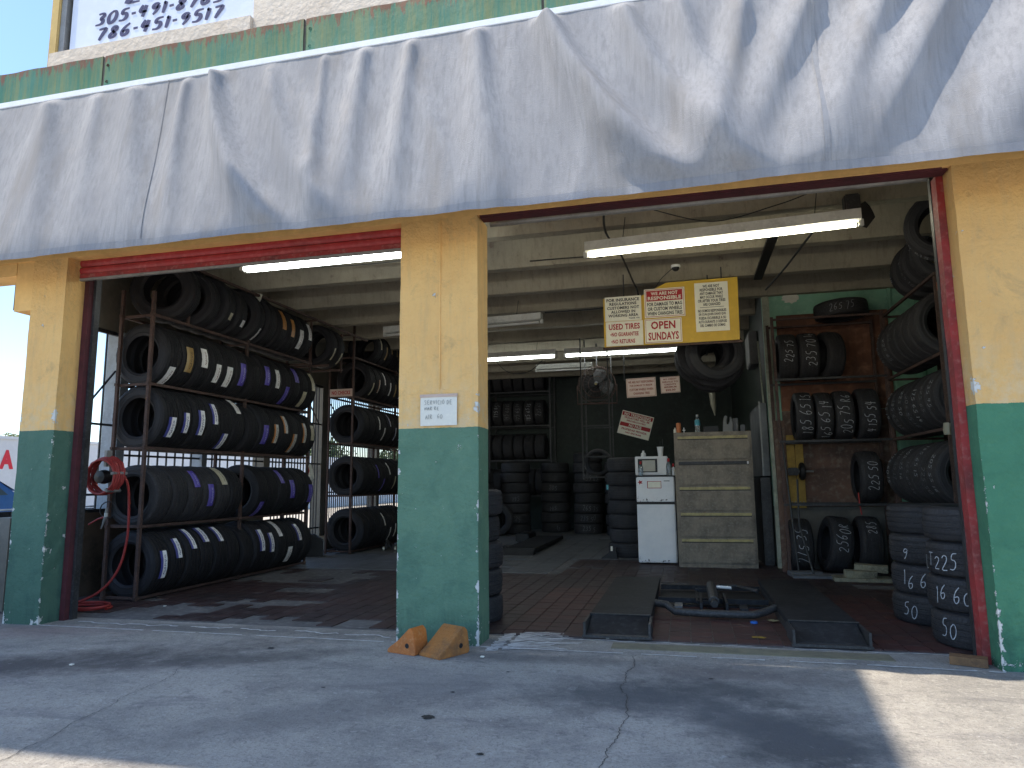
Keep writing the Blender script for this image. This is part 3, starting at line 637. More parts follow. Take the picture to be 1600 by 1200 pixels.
for i in range(30):
    a, b = P_[i], P_[i+1]
    mb.add([(a[0], -.045, a[2]), (a[1], -.045, a[2]), (a[1], .05, a[2]), (a[0], .05, a[2]), (b[0], -.045, b[2]), (b[1], -.045, b[2]), (b[1], .05, b[2]), (b[0], .05, b[2])], [(0, 1, 5, 4), (1, 2, 6, 5), (2, 3, 7, 6), (3, 0, 4, 7)])
mb.build('track', M['redpost'], d2, label='faded red side track'); BX('track', (1.548, .054, -3.0), (1.598, .10, .23), M['darkmetal'], d2)

BX('soffit_board', (-1.66, -.165, .185), (1.59, -.066, .198), M['maroon'], d2)
# ------------------------------------------------------------------ awning
FOLDS = [ # X0, b, c, amp, width left, width right, t0, t1
 (-3.70, .25, .55, .15, .16, .10, -.25, 1.06), (-3.22, .35, .45, .06, .14, .10, -.1, 1.06), (-4.02, .0, .15, .05, .10, .08, -.2, 1.08), (-2.72, .1, 0, .035, .07, .05, -.4, .8), (-4.55, .35, 0, .075, .25, .14, -.3, 1.1), (-5.45, .20, .1, .075, .25, .14, -.3, 1.1),
 (-2.35, -.05, 0, .06, .14, .10, -.4, 1.12), (-1.95, -.05, 0, .055, .12, .09, -.4, 1.1), (-1.40, .12, .1, .08, .18, .12, -.4, 1.1), (-.86, .50, .44, .19, .21, .12, -.3, 1.02), (-.30, .40, .45, .08, .15, .12, -.2, 1.04), (.10, .25, .1, .07, .18, .12, -.2, 1.1),
 (1.06, -.72, 0, .085, .22, .15, -.1, 1.06), (1.58, -.78, 0, .10, .22, .15, -.3, 1.08), (2.02, -.95, 0, .10, .24, .15, -.3, 1.08), (2.62, -.75, 0, .10, .24, .15, -.3, 1.1), (3.3, -.7, 0, .12, .2, .12, -.3, 1.1),
 (-6.2, .1, 0, .05, .28, .2, -.3, 1.1), (.55, -.15, -.3, .08, .18, .11, -.1, 1.06), (-2.95, .6, -.2, .05, .12, .08, .15, 1.06), (-4.95, .15, .1, .04, .18, .1, -.2, 1.1), (-2.0, .5, .1, .03, .12, .08, .2, 1.1)]
def cloth_y(X, t):
    y = -.158-.33*t
    for x0, b, c, amp, wl, wr, t0, t1 in FOLDS:
        c0 = x0+b*t+c*t*t; d = X-c0; wd = wl if d < 0 else wr; wd *= (.45+.9*t)
        if abs(d) > wd*3.2: continue
        g = math.exp(-(d/wd)**2); e = max(0, min(1, (t-t0)/.3))*max(0, min(1, (t1-t)/.16)); e = e*e*(3-2*e)*min(1, max(0, t)/.05)*(1-.8*max(0, min(1, (t-.66)/.34))**1.6)
        y -= amp*g*e
    y -= .02*mnoise.noise(Vector((X*1.3, t*.6, 2)))*(.3+t)+.007*mnoise.noise(Vector((X*4.5, t*1.0, 6)))*(.35+t)
    y -= .002*mnoise.noise(Vector((X*11, t*5, 1)))
    if t > .8: y -= .012*mnoise.noise(Vector((X*7, t*4, 3)))*(t-.8)*5*max(0, 1-(t-.93)*14 if t > .93 else 1)
    return min(y, -.150)
def cloth_z(X, t):
    return 4.66-1.625*t-(.006*mnoise.noise(Vector((X*2.2, 0, 8)))+.003*mnoise.noise(Vector((X*9, 0, 8))))*t
aw = thing('awning', 'long grey fabric awning valance hanging in folds across the front', 'awning', (0, 0, 0))
nx, nz = 620, 74; XA, XB = -8.6, 3.6
mb = MB(); mb.add([(XA+(XB-XA)*i/nx, cloth_y(XA+(XB-XA)*i/nx, j/nz), cloth_z(XA+(XB-XA)*i/nx, j/nz)) for j in range(nz+1) for i in range(nx+1)],
       [(j*(nx+1)+i, j*(nx+1)+i+1, (j+1)*(nx+1)+i+1, (j+1)*(nx+1)+i) for j in range(nz) for i in range(nx)])
mb.build('fabric', M['cloth'], aw, smooth=180)
mb = MB(); n = 500
for s_ in range(n):
    xa, xb = XA+(XB-XA)*s_/n, XA+(XB-XA)*(s_+1)/n
    mb.add([(xa, cloth_y(xa, .967)-.004, cloth_z(xa, .967)), (xb, cloth_y(xb, .967)-.004, cloth_z(xb, .967)), (xb, cloth_y(xb, 1)-.006, cloth_z(xb, 1)-.004), (xa, cloth_y(xa, 1)-.006, cloth_z(xa, 1)-.004)], [(0, 1, 2, 3)])
mb.build('hem', M['hem'], aw, smooth=180)
def seam(x0, x1, wd, mat):
    mb = MB(); n = 60
    for i in range(n):
        t0, t1 = i/n, (i+1)/n; a, b = x0+(x1-x0)*t0, x0+(x1-x0)*t1
        mb.add([(a-wd/2, cloth_y(a, t0)-.004, cloth_z(a, t0)), (a+wd/2, cloth_y(a, t0)-.004, cloth_z(a, t0)), (b+wd/2, cloth_y(b, t1)-.004, cloth_z(b, t1)), (b-wd/2, cloth_y(b, t1)-.004, cloth_z(b, t1))], [(0, 1, 2, 3)])
    mb.build('seam', mat, aw, smooth=180)
seam(.965, .94, .034, M['hem']); seam(-4.23, -4.11, .012, M['hem'])
# ------------------------------------------------------------------ tyres
RX90 = Matrix.Rotation(PI/2, 3, 'X')
AXX = Matrix(((0, 0, -1), (-1, 0, 0), (0, 1, 0)))      # local x -> -Y, y -> +Z, z -> -X
FLAT = Matrix.Identity(3)
_tm = {}
def tyre_mesh(R, W, Rb, used, seg=60):
    k = (R, W, Rb, used, seg)
    if k in _tm: return _tm[k]
    h = W/2; tw = h*.84; gs = [-.62*tw, -.2*tw, .2*tw, .62*tw]; gw = .0045; gd = .008 if not used else .005
    cr = lambda z: R-.006*(z/tw)**2
    pr = [(-h*.96, R-.032), (-tw-.004, R-.012), (-tw+.006, cr(tw)-.001)]
    for g in gs: pr += [(g-gw-.001, cr(g)), (g-gw+.001, cr(g)-gd), (g+gw-.001, cr(g)-gd), (g+gw+.001, cr(g))]
    pr += [(tw-.006, cr(tw)-.001), (tw+.004, R-.012), (h*.96, R-.032)]
    vs, fs, uv = [], [], []; n = len(pr)
    for i in range(seg+1):
        a = 2*PI*i/seg
        for j, (z, r) in enumerate(pr):
            r2 = r-(.004 if (i % 2 and j in (1, 2, n-3, n-2)) else 0)      # shoulder lugs
            vs.append((r2*math.cos(a), r2*math.sin(a), z)); uv.append((a*R, z+.1))
    for i in range(seg):
        for j in range(n-1): fs.append((i*n+j, (i+1)*n+j, (i+1)*n+j+1, i*n+j+1))
    mb = MB(); mb.add(vs, fs); tread = mb.mesh('tread', M['tread_u' if used else 'tread'], smooth=30, uv=uv)
    sp = [(R-.032, h*.96), (R-.05, h*1.0), (R-.052, h*1.03), (R-.058, h*1.03), (R-.06, h*1.005), ((R+Rb)/2, h*1.02), (Rb+.040, h*.99), (Rb+.036, h*1.01), (Rb+.028, h*1.01), (Rb+.024, h*.97), (Rb+.01, h*.93), (Rb, h*.86), (Rb+.002, h*.78), (Rb+.03, h*.80), (R-.06, h*.90), (R-.03, h*.78), (R-.018, h*.5), (R-.016, 0)]
    mb = MB(); mb.lathe(sp, seg); side = mb.mesh('sidewall', M['side_u' if used else 'side'], smooth=35)
    _tm[k] = (tread, side); return _tm[k]
_lm = {}
def label_mesh(R, L=.27, wd=.105):
    k = (R, L, wd)
    if k in _lm: return _lm[k]
    vs, fs, uv = [], [], []; n = 10
    for i in range(n+1):
        a = (i/n-.5)*L/R; r = R+.0035+.0015*math.sin(i*2.1)
        for j in range(2): vs.append((r*math.cos(a), r*math.sin(a), (j-.5)*wd)); uv.append((i/n, j))
    for i in range(n): fs.append((2*i, 2*i+2, 2*i+3, 2*i+1))
    mb = MB(); mb.add(vs, fs); _lm[k] = (mb, uv); return _lm[k]
_lo = {}
def tyre(R, W, Rb, used, loc, al, spin, label, group, stick=(), chalk=(), seg=60, tilt=None, dz=0):
    tr, sw = tyre_mesh(R, W, Rb, used, seg)
    m = al @ Matrix.Rotation(math.radians(spin), 3, 'Z')
    if tilt: m = tilt @ m
    t = thing('tyre', label, 'tyre', loc, rot=m, group=group)
    link('tread', tr, t); link('sidewall', sw, t); link('sidewall', sw, t, rot=(PI, 0, 0))
    for key, ang, *o in stick:
        if not o: o = [rr.choice((.22, .25, .28)), rr.choice((.09, .105))]
        kk = (R, key, tuple(o))
        if kk not in _lo:
            mb, uv = label_mesh(R, *(o or (.27, .105))); _lo[kk] = mb.mesh('paper_label', LBL[key], smooth=60, uv=uv)
        l = link('paper_label', _lo[kk], t, loc=(0, 0, rr.uniform(-.012, .012)), rot=(0, 0, math.radians(ang-spin+rr.uniform(-5, 5)))); l['label'] = key+' paper label'
    for txt, ang, z, hh, dim in chalk:
        cw = hh*.62
        mb = strokes(txt, hh, cw, .0062, slant=.1, jit=.2, mapf=lambda u, v: (u, v, 0), rng=rr)
        w_ = mb.width; a0 = math.radians(ang-spin)
        mb.v = [((R+.0025)*math.cos(a0+(p[0]-w_/2)/R), (R+.0025)*math.sin(a0+(p[0]-w_/2)/R), z-hh/2+p[1]) for p in mb.v]
        mb.build('chalk_marking', M['chalkdim' if dim else 'chalk'], t, smooth=0)
    return t
ORD = ['first', 'second', 'third', 'fourth', 'fifth', 'sixth', 'seventh', 'eighth', 'ninth', 'tenth', 'eleventh', 'twelfth', 'thirteenth', 'fourteenth', 'fifteenth']
SHN = ['top', 'second highest', 'middle', 'second lowest', 'bottom']
def rack(name, label, x0, x1, ys, zs, top, mat, cross=None, rail_x=True):
    """rack with posts at the given ys, rails along Y at heights zs"""
    r = thing(name, label, 'tyre rack', ((x0+x1)/2, ys[0], 0)); cx = (x0+x1)/2; y0 = ys[0]
    for y in ys:
        for x in (x0, x1):
            MB().bar((x-cx, y-y0, 0), (x-cx, y-y0, top+rr.uniform(-.05, .03)), .032).build('post', mat, r)
    for z in zs:
        for x in (x0, x1): MB().bar((x-cx, -.03, z), (x-cx, ys[-1]-y0+.03, z), .03, .028).build('rail', mat, r)
        for y in ys: MB().bar((x0-cx, y-y0+.031, z-.002), (x1-cx, y-y0+.031, z-.002), .026).build('crossbar', mat, r)
    return r
G1 = 'new tyres on the near left rack'
rk = rack('tyre_rack', 'long rusty steel rack of new tyres along the left wall, nearest the street', -5.79, -5.40, [1.15, 2.80, 4.36], [.03, .74, 1.54, 2.21, 2.95], 3.22, M['rackrust'])
MB().bar((.2, -.02, 3.62), (.3, 4.9, 3.62), .03).build('rail', M['rackrust'], rk); MB().bar((-.25, .4, 3.62), (-.25, 4.9, 3.62), .03).build('rail', M['rackrust'], rk)
for y in (.42, 1.7, 3.2, 4.3): MB().bar((-.3, y, 3.60), (.3, y, 3.60), .026).build('crossbar', M['rackrust'], rk)
for y in (.55, 1.68, 3.23, 4.2): MB().bar((.185, y, 2.96), (.185, y, 3.6), .026).build('post', M['rackrust'], rk)
rows = {  # shelf z, [ (R, W, sticker list) ]
 1: (2.21, [[('white', -42)], [('gold', -2)], [('white', 4)], [('white', -18)], [('white', -20)], [('purple', -8)], None, [('purple', 2)], [('white', 6)], [('purple', -36)], [('purple', 22)], [('cream', -34)], [('cream', 20)]]),
 2: (1.54, [[('white and blue', -20)], [('white and blue', -12)], [('white and blue', -8)], [('white and blue', 18)], [('white and blue', -34)], [('white', 44)], None, [('purple', -14)], [('white with orange end', -6)], [('white with orange end', 22)], [('white with orange end', -24)], [('white with orange end', 6)], [('cream', 2)]]),
 3: (.74, [[], [], [('purple', 38)], [('purple', 0)], [('cream', 42)], [], None, [('purple', -46)], [], [('purple', 34)], [('purple', 8)], [], [('purple', -4)]]),
 4: (.03, [[('white and blue', -2)], [('white and blue', 22)], [('white and blue', 44)], [('white and blue', 50)], [('white and blue', 48)], [], None, [('white and blue', 20)], [('white and blue', 16)], [('white', 50)], [('white', -22)], [('white and blue', 28)], []]),
}
for ri, (z, st) in rows.items():
    y = 1.30
    k = 0
    for s in st:
        if s is None:
            if y < 2.72: tyre(.325, .215, .205, False, (-5.555, 2.78, z+.30), RX90, 0, 'unlabelled tyre by the middle post, %s shelf, near left rack' % SHN[ri], G1)
            y = 3.02; continue
        R, W = (.345, .225) if k < 7 else (.335, .215)
        if ri == 3 and k < 6: R, W = .325, .235
        Rb = rr.choice([.205, .215, .20])
        if k == 0: Rb = .205
        lab = ('tyre with %s label' % s[0][0]) if s else 'unlabelled black tyre'
        tyre(R, W, Rb, ri == 3 and k < 5, (-5.555+rr.uniform(-.008, .008), y, z+.014+R-.035), RX90, rr.uniform(0, 360), '%s, %s from front, %s shelf, near left rack' % (lab, ORD[k], SHN[ri]), G1,
             stick=s, tilt=Matrix.Rotation(rr.uniform(-.03, .03), 3, 'Z'))
        y += W+.008 if k < 6 else W+.012
        k += 1
# irregular top row
top = [(1.50, .36, .22, .40, -.22, []), (1.86, .35, .22, .42, -.12, []), (2.14, .36, .22, .30, .0, [('cream', -28, .09, .07)]), (2.42, .34, .21, .25, 0, [('white', -30, .09, .07)]),
       (2.75, .36, .22, .38, .06, [('white', -34, .2, .05)]), (3.05, .36, .22, .12, 0, []), (3.32, .34, .22, .10, 0, [('orange', 18)]), (3.56, .34, .22, .08, 0, [('orange', 4)]),
       (3.80, .335, .21, .05, 0, [('white', -16)]), (4.03, .335, .21, .05, 0, [('white', 12)])]
for k, (y, R, W, tz, tx, s) in enumerate(top):
    lab = ('tyre with %s label' % s[0][0]) if s else 'unlabelled tyre'
    tyre(R, W, .205, False, (-5.56, y, 2.945+R), RX90, rr.uniform(0, 360), '%s leaning, %s from front, top of near left rack' % (lab, ORD[k]), G1, stick=s, tilt=Matrix.Rotation(tz*.8, 3, 'Z') @ Matrix.Rotation(tx, 3, 'Y'))
BX('paper_tag', (-.05, -.002, -.075), (.05, 0, .075), M['paper'], None, label='small white paper tag standing up from a tyre on the top left shelf', cat='tag').matrix_world = Matrix.Translation((-5.38, 2.95, 3.58)) @ Matrix.Rotation(.35, 4, 'Y')
# second left rack
G2 = 'new tyres on the rear left rack'
rk2 = rack('tyre_rack', 'farther steel tyre rack on the left wall, seen beside the middle pillar', -5.86, -5.42, [5.82, 7.6, 9.2], [.04, .95, 1.83, 2.62, 3.3], 3.85, M['rackrust'])
sk2 = {0: (3.305, 6.55, ['cream', 'gold', 'gold', 'gold', 'white', 'gold', 'cream']), 1: (2.625, 6.2, ['cream', 'white with orange end', 'white', 'white', 'gold', 'white and blue', 'white and blue']),
       2: (1.835, 5.98, [None, None, 'white', 'white', 'white and blue', 'white and blue', 'white and blue', 'cream']), 3: (.955, 5.98, [None, None, 'purple', 'purple', 'white', 'cream', None, 'white']), 4: (.045, 6.0, [None, None, None, 'white', 'white', 'white', None, 'white'])}
for ri, (z, y, ss) in sk2.items():
    R = .345 if ri in (2, 3) else .34
    if ri == 4: R = .36
    if ri == 0: R = .315
    for k, c in enumerate(ss):
        tyre(R, .225, .21, False, (-5.56, y, z+R-.025), RX90, rr.uniform(0, 360), '%s, %s from front, %s shelf, rear left rack' % ('tyre with %s label' % c if c else 'unlabelled black tyre', ORD[k], SHN[ri]), G2,
             stick=[(c, rr.choice([-26, -16, 12, 24]) if ri > 1 else rr.choice([-14, -24, 12]), .24, .04)] if c else [], seg=48)
        y += .24
# tyres hanging at the board end of the near rack
for k, y in enumerate((4.62, 4.86)):
    tyre(.32, .2, .205, False, (-5.45, y, 3.27), RX90, 30, 'black tyre with cream label beyond the near left rack, %s of two' % ('nearer' if k == 0 else 'farther'), G2, stick=[('cream', -32, .2, .04)])
MB().bar((-5.9, 4.55, 2.94), (-5.2, 4.55, 2.94), .03).bar((-5.9, 5.0, 2.94), (-5.2, 5.0, 2.94), .03).build('shelf_bars', M['rackrust'], None, label='pair of rusty bars bridging the gap between the two left racks', cat='bracket')
# sign on rear rack
def sign(name, label, loc, wd, ht, mat, lines, rot=(0, 0, 0), border=None, th=.006, bars=()):
    """lines: (text, cx, cz, w, h, material) in fractions of the panel, origin at its lower centre"""
    t = thing(name, label, 'sign', loc, rot=rot)
    BX('panel', (-wd/2, 0, 0), (wd/2, th, ht), mat, t, bevel=.0012)
    if border:
        for a, b in (((-wd*.475, 0, ht*.03), (wd*.475, 0, ht*.045)), ((-wd*.475, 0, ht*.955), (wd*.475, 0, ht*.97)), ((-wd*.475, 0, ht*.03), (-wd*.465, 0, ht*.97)), ((wd*.465, 0, ht*.03), (wd*.475, 0, ht*.97))):
            BX('border_line', (a[0], -.0012, a[2]), (b[0], -.0003, b[2]), border, t)
    for x0, z0, x1, z1, m in bars: BX('colour_band', ((x0-.5)*wd, -.0014, z0*ht), ((x1-.5)*wd, -.0004, z1*ht), m, t)
    for tx, cx, cz, w_, h_, m in lines:
        TXT(tx, (cx-.5)*wd, cz*ht, w_*wd, h_*ht, -.0014, m, t, name='lettering')
    return t
sign('notice', 'small pale NO CHECKS notice tied to the rear left rack', (-5.62, 5.77, 2.62), .42, .13, M['signpink'], [('NO CHECKS', .5, .5, .82, .5, M['inkred'])])

# right wall rack and rear right rack
rk3 = rack('tyre_rack', 'steel tyre rack on the right wall behind the red door track', 2.47, 3.04, [2.5, 4.36], [.86, 1.62, 2.35, 3.14], 3.15, M['rackrust'])
G3 = 'used tyres on the right wall rack'
CH = ['225 50', '185 65 15', '165 65 14', '205 75 16', '215 55 17', '195 60 15', '235 45', '225 65', '175 65 14', '205 55 16']
for ri, (z, n, R) in {0: (3.14, 3, .34), 1: (2.33, 6, .335), 2: (1.60, 7, .33), 3: (.84, 7, .34)}.items():
    y = 2.66 if ri else 2.9
    for k in range(n):
        tl = Matrix.Rotation(-.18 if ri == 0 else rr.uniform(-.04, .04), 3, 'Z')
        tyre(R, .22, .21, True, (({0: 2.74, 1: 2.60, 2: 2.70, 3: 2.66}[ri]), y, z+.012+R), RX90, rr.uniform(0, 360), 'chalked tyre, %s from street, %s shelf of right wall rack' % (ORD[k], ['top', 'upper', 'middle', 'lower'][ri]), G3,
             chalk=[(CH[(ri*3+k) % 10], 180+rr.uniform(-30, 20), rr.uniform(-.02, .02), .085, k % 2 == 1)] if ri != 1 or k > 2 else [], tilt=tl)
        y += .245
        if ri == 0: y += .12
tyre(.34, .225, .21, True, (2.52, 2.28, 3.55), RX90, 0, 'tyre hung highest at the right, half hidden by the red track', G3, chalk=[('215 R15', 215, .02, .10, False)], tilt=Matrix.Rotation(-.35, 3, 'Z'))
MB().bar((2.45, 2.3, 3.14), (2.45, 1.9, 3.22), .03).bar((2.6, 2.3, 3.14), (2.6, 1.9, 3.22), .03).bar((2.42, 2.0, 3.2), (3.09, 2.0, 3.2), .03).build('bracket', M['rackrust'], None, label='rusty bracket under the highest right-hand tyre', cat='bracket')
rk4 = thing('tyre_rack', 'rusty tyre rack against the plywood partition at the rear right', 'tyre rack', (1.8, 4.38, 0))
for x in (-.60, .66):
    for y in (0, .5): MB().bar((x, y, 0), (x+(.0 if x > 0 else -.03), y, 3.22), .035).build('post', M['rackrust'], rk4)
for z in (.84, 1.62, 2.40, 3.18):
    for y in (0, .5): MB().bar((-.63, y-.03, z), (.66, y-.03, z), .026).build('rail', M['rackrust'] if z > 3 else M['darkmetal'], rk4)
G4 = 'used tyres on the rear right rack'
def rt(x, z, R, W, txt, lab, rz=0, ang=0, used=True, tiltx=0, yo=0, h=.1):
    tyre(R, W, .205, used, (x, 4.62+yo, z+R), AXX, rr.uniform(0, 360), lab, G4, chalk=[(txt, ang, 0, h, False)] if txt else [], tilt=Matrix.Rotation(rz, 3, 'Z') @ Matrix.Rotation(tiltx, 3, 'Y'))
rt(1.35, 2.41, .31, .23, '225 75', 'left of three tyres on the second shelf before the plywood', ang=8, h=.09)
rt(1.60, 2.41, .31, .24, '235 70 16', 'middle of three tyres on the second shelf before the plywood', ang=15, h=.11)
rt(1.86, 2.41, .31, .22, '', 'right of three tyres on the second shelf, unmarked and angled', rz=.22)
rt(1.50, 1.63, .315, .21, '185 65 15', 'tyre chalked 185 65 15, leftmost on the middle shelf', ang=4, h=.13)
rt(1.73, 1.63, .31, .20, '165 65 14', 'tyre chalked 165 65 14, second on the middle shelf', ang=-14, h=.12)
rt(1.96, 1.63, .315, .22, '205 75 R6', 'tyre chalked 205 75, third on the middle shelf', ang=0, h=.11)
rt(2.24, 1.63, .325, .24, '4 155 54', 'tyre chalked 155 54, rightmost on the middle shelf', ang=-12, h=.10)
rt(2.20, .85, .32, .25, '225 50', 'tyre chalked 225 50, alone on the low shelf beside the right rack', ang=2, h=.11)
rt(1.36, .0, .33, .26, '275 35', 'floor tyre chalked 275 35, below the yellow boards', ang=2, h=.13, yo=.0)
rt(1.78, .0, .345, .26, '2560R', 'floor tyre chalked 2560R leaning to the right', ang=18, h=.12, tiltx=.14, rz=.1)
rt(2.14, .0, .345, .25, '285', 'floor tyre chalked 285 behind the stacks', ang=40, h=.10, tiltx=.05)
t = tyre(.325, .2, .205, True, (2.05, 4.62, 3.31), FLAT @ Matrix.Identity(3), 0, 'tyre lying flat on top of the rear right rack', G4, chalk=[('265 75', -100, 0, .09, True)], tilt=Matrix.Rotation(-.05, 3, 'Y'))
# stacks of flat tyres
def stack(cx, cy, n, R, W, texts, where, used=True, view=-108, jit=.02, z0=0, rb=.205):
    z = z0
    for k in range(n):
        tx = texts[k] if k < len(texts) else ''
        pos = 'bottom' if k == 0 else 'top' if k == n-1 else ORD[k]+' from bottom'
        tyre(R, W, rb, used, (cx+rr.uniform(-jit, jit), cy+rr.uniform(-jit, jit), z+W/2), FLAT, rr.uniform(0, 360), ('flat tyre chalked %s, %s, %s' % (tx, pos, where)) if tx else 'flat unmarked tyre, %s, %s' % (pos, where), 'tyres lying in the '+where,
             chalk=[(tx, view+rr.uniform(-12, 12), rr.uniform(-.01, .01), .105, W < .23)] if tx else [])
        z += W+.002
stack(2.0, .75, 4, .345, .235, ['50', '16 60', 'LT225 17', ''], 'stack nearest the red track', view=-142, jit=.02)
stack(1.98, 1.56, 4, .335, .232, ['50', '16 6', '9', ''], 'stack behind the nearest right stack', view=-148)
stack(-1.86, .92, 5, .31, .216, [], 'stack behind the middle pillar')
stack(-.88, 6.2, 7, .315, .214, [], 'dark stack beside the white fridge')
stack(-2.95, 11.3, 7, .33, .225, ['11', '', '145', '', '205', ''], 'left rear stack', view=-80)
stack(-3.75, 10.6, 7, .33, .225, ['', '225', '', '195', ''], 'far left rear stack', view=-80)
stack(-4.5, 10.2, 6, .33, .225, [], 'outermost rear stack', view=-80)
stack(-1.35, 10.3, 7, .33, .222, ['', '', '', '215'], 'rear stack right of the ladder', view=-90)
stack(-2.12, 10.85, 8, .33, .222, ['235 5', '235 50', '265 75', '', '', '235 65', '205', ''], 'rear stack beneath the hanging ladder', view=-80)
# back wall rack
rk5 = thing('tyre_rack', 'dim steel rack full of tyres at the back wall', 'tyre rack', (-4.2, 11.3, 0))
for x in (-1.9, -.35, 1.15):
    MB().bar((x, 0, 0), (x, 0, 3.75), .035).build('post', M['darkmetal'], rk5); MB().bar((x, .6, 0), (x, .6, 3.75), .035).build('post', M['darkmetal'], rk5)
for z in (.82, 1.66, 2.48, 3.3):
    MB().bar((-1.9, 0, z), (1.15, 0, z), .03).build('rail', M['darkmetal'], rk5); MB().bar((-1.9, .6, z), (1.15, .6, z), .03).build('rail', M['darkmetal'], rk5)
for ri, z in enumerate((2.50, 1.68, .84, 3.32)):
    x = -5.95
    for k in range(11):
        R = .315 if ri < 3 else .29
        if not (ri == 3 and k < 3):
            tyre(R, .235, .2, True, (x, 11.6, z+R), AXX, rr.uniform(0, 360), 'dim tyre, %s from the left on the %s shelf at the back wall' % (ORD[k], ['upper', 'middle', 'lower', 'highest'][ri]), 'tyres on the back wall rack',
             chalk=[(rr.choice(CH), rr.uniform(-10, 25), 0, .10, k % 3 != 0)] if ri == 0 and k > 4 else [], seg=36)
        x += .262
tyre(.36, .23, .215, True, (-4.0, 9.9, .36), RX90, 0, 'large tyre standing on the floor at the back, facing the street', None, seg=48)
tyre(.36, .23, .215, True, (-4.75, 9.6, .36), RX90, 0, 'second large tyre standing at the back, left of the other', None, seg=48)
# tyres hung behind the yellow board
hb_ = thing('hanger', 'ceiling hanger bar carrying tyres behind the yellow board', 'hanger', (.37, 3.6, 2.9))
MB().tube([(0, 0, .0), (0, 1.45, .0)], .018, 8).tube([(0, .06, .02), (0, .06, .74)], .009, 6).tube([(0, 1.4, .02), (0, 1.4, .74)], .009, 6).build('bar', M['darkmetal'], hb_)
for k, y in enumerate((3.82, 4.07, 4.32, 4.57, 4.82)):
    tyre(.35, .225, .215, True, (.37+(.05, -.06, .09, -.09, .05)[k], y, 2.70+(.0, .05, -.03, .06, -.02)[k]), RX90, 0, 'tyre hanging behind the yellow board, %s from the street' % ORD[k], 'tyres hanging behind the yellow board', tilt=Matrix.Rotation((.22, .05, -.15, .2, -.1)[k], 3, 'Z'))
# ------------------------------------------------------------------ ceiling lights
def strip_light(label, p0, p1, lit, ntube=1, drop=.25, mat=None, wd=.11):
    a, b = Vector(p0), Vector(p1); c = (a+b)/2; L = (b-a).length; rz = math.atan2(b.y-a.y, b.x-a.x)
    t = thing('strip_light', label, 'ceiling light', (c.x, c.y, c.z), rz, group='fluorescent strip lights')
    h = L/2
    mb = MB(); pr = [(-wd/2, .045), (-wd/2, .135), (wd/2, .135), (wd/2, .045), (wd/2*.5, .035), (-wd/2*.5, .035)]
    mb.add([(x, y, z) for x in (-h, h) for y, z in pr], [tuple(range(6)), tuple(range(11, 5, -1))]+[(i, (i+1) % 6, (i+1) % 6+6, i+6) for i in range(6)])
    mb.build('housing', M['fixture'], t, smooth=0)
    m = mat or (M['tube'] if lit else M['tubeoff'])
    ys = [0] if ntube == 1 else [-.035, .035]
    for y in ys:
        MB().tube([(-h+.04, y, .008), (h-.04, y, .008)], .019, 12).build('tube', m, t, smooth=60)
        for s in (-1, 1): BX('tube_end', (s*h-.022*(1 if s > 0 else 0)-.02*(s < 0)+.0, y-.02, -.012), (s*h+.02*(s > 0)+.022*(s < 0), y+.02, .05), M['fixture'], t, bevel=.004)
    for s in (-.7, .7): MB().tube([(s*h, 0, .13), (s*h+.03, 0, .10+drop)], .004, 5).build('hanging_wire', M['cable'], t)
    return t
strip_light('large lit fluorescent strip above the right bay, nearest the street', (-.85, 1.63, 3.33), (1.58, 1.41, 3.33), True, 1, mat=M['tubewarm'])
strip_light('lit fluorescent strip just under the red shutter of the left bay', (-4.31, 1.13, 3.33), (-1.87, 1.10, 3.33), True, 2)
strip_light('lit fluorescent strip deep inside, left of the yellow board', (-4.60, 7.3, 3.38), (-2.16, 7.25, 3.38), True, 1)
strip_light('lit fluorescent strip deep inside, passing beneath the yellow board', (-2.01, 7.27, 3.38), (.20, 7.25, 3.38), True, 1)
strip_light('unlit white fluorescent strip behind the middle pillar', (-4.36, 4.72, 3.38), (-1.87, 4.50, 3.38), False, 1)
strip_light('unlit short fluorescent strip near the back wall', (-2.85, 8.8, 3.38), (-1.7, 8.8, 3.38), False, 1)
dm = thing('dome_camera', 'small white dome camera on a ceiling joist above the yellow board', 'camera', (0, 3.02, 3.6))
MB().lathe([(0, 0), (.05, 0), (.055, -.02), (.05, -.03), (0, -.03)], 20).build('base', M['white'], dm, smooth=60)
MB().lathe([(.044, -.03), (.04, -.05), (.022, -.068), (0, -.072)], 20).build('dome', M['black'], dm, smooth=60)
# cables
def cable(label, pts, r=.006, mat='cable', cat='cable'):
    P = [Vector(p) for p in pts]; o = []
    for i in range(len(P)-1):
        p0 = P[max(i-1, 0)]; p1 = P[i]; p2 = P[i+1]; p3 = P[min(i+2, len(P)-1)]
        for k in range(6):
            t = k/6; o.append(.5*((2*p1)+(p2-p0)*t+(2*p0-5*p1+4*p2-p3)*t*t+(3*p1-p0-3*p2+p3)*t*t*t))
    o.append(P[-1]); c = P[0]; mb = MB().tube([q-c for q in o], r, 6); me = mb.mesh('cable', M[mat], smooth=60)
    return link('cable', me, None, c, None, label, cat)
cable('thin conduit running along a joist from the middle pillar to the big light', [(-1.6, 2.5, 3.625), (-1.0, 2.5, 3.62), (-.75, 2.2, 3.5)], .007)
cable('black cable dropping past the big light to the yellow board', [(-.62, 1.2, 3.63), (-.66, 1.75, 3.6), (-.58, 2.4, 3.6), (-.50, 3.2, 3.50), (-.46, 3.46, 3.42), (-.44, 3.5, 3.1)], .011)
cable('cable along the front joist of the right bay', [(-.62, 1.2, 3.63), (.2, 1.25, 3.62), (.8, 1.22, 3.62), (1.9, 1.2, 3.62)], .008)
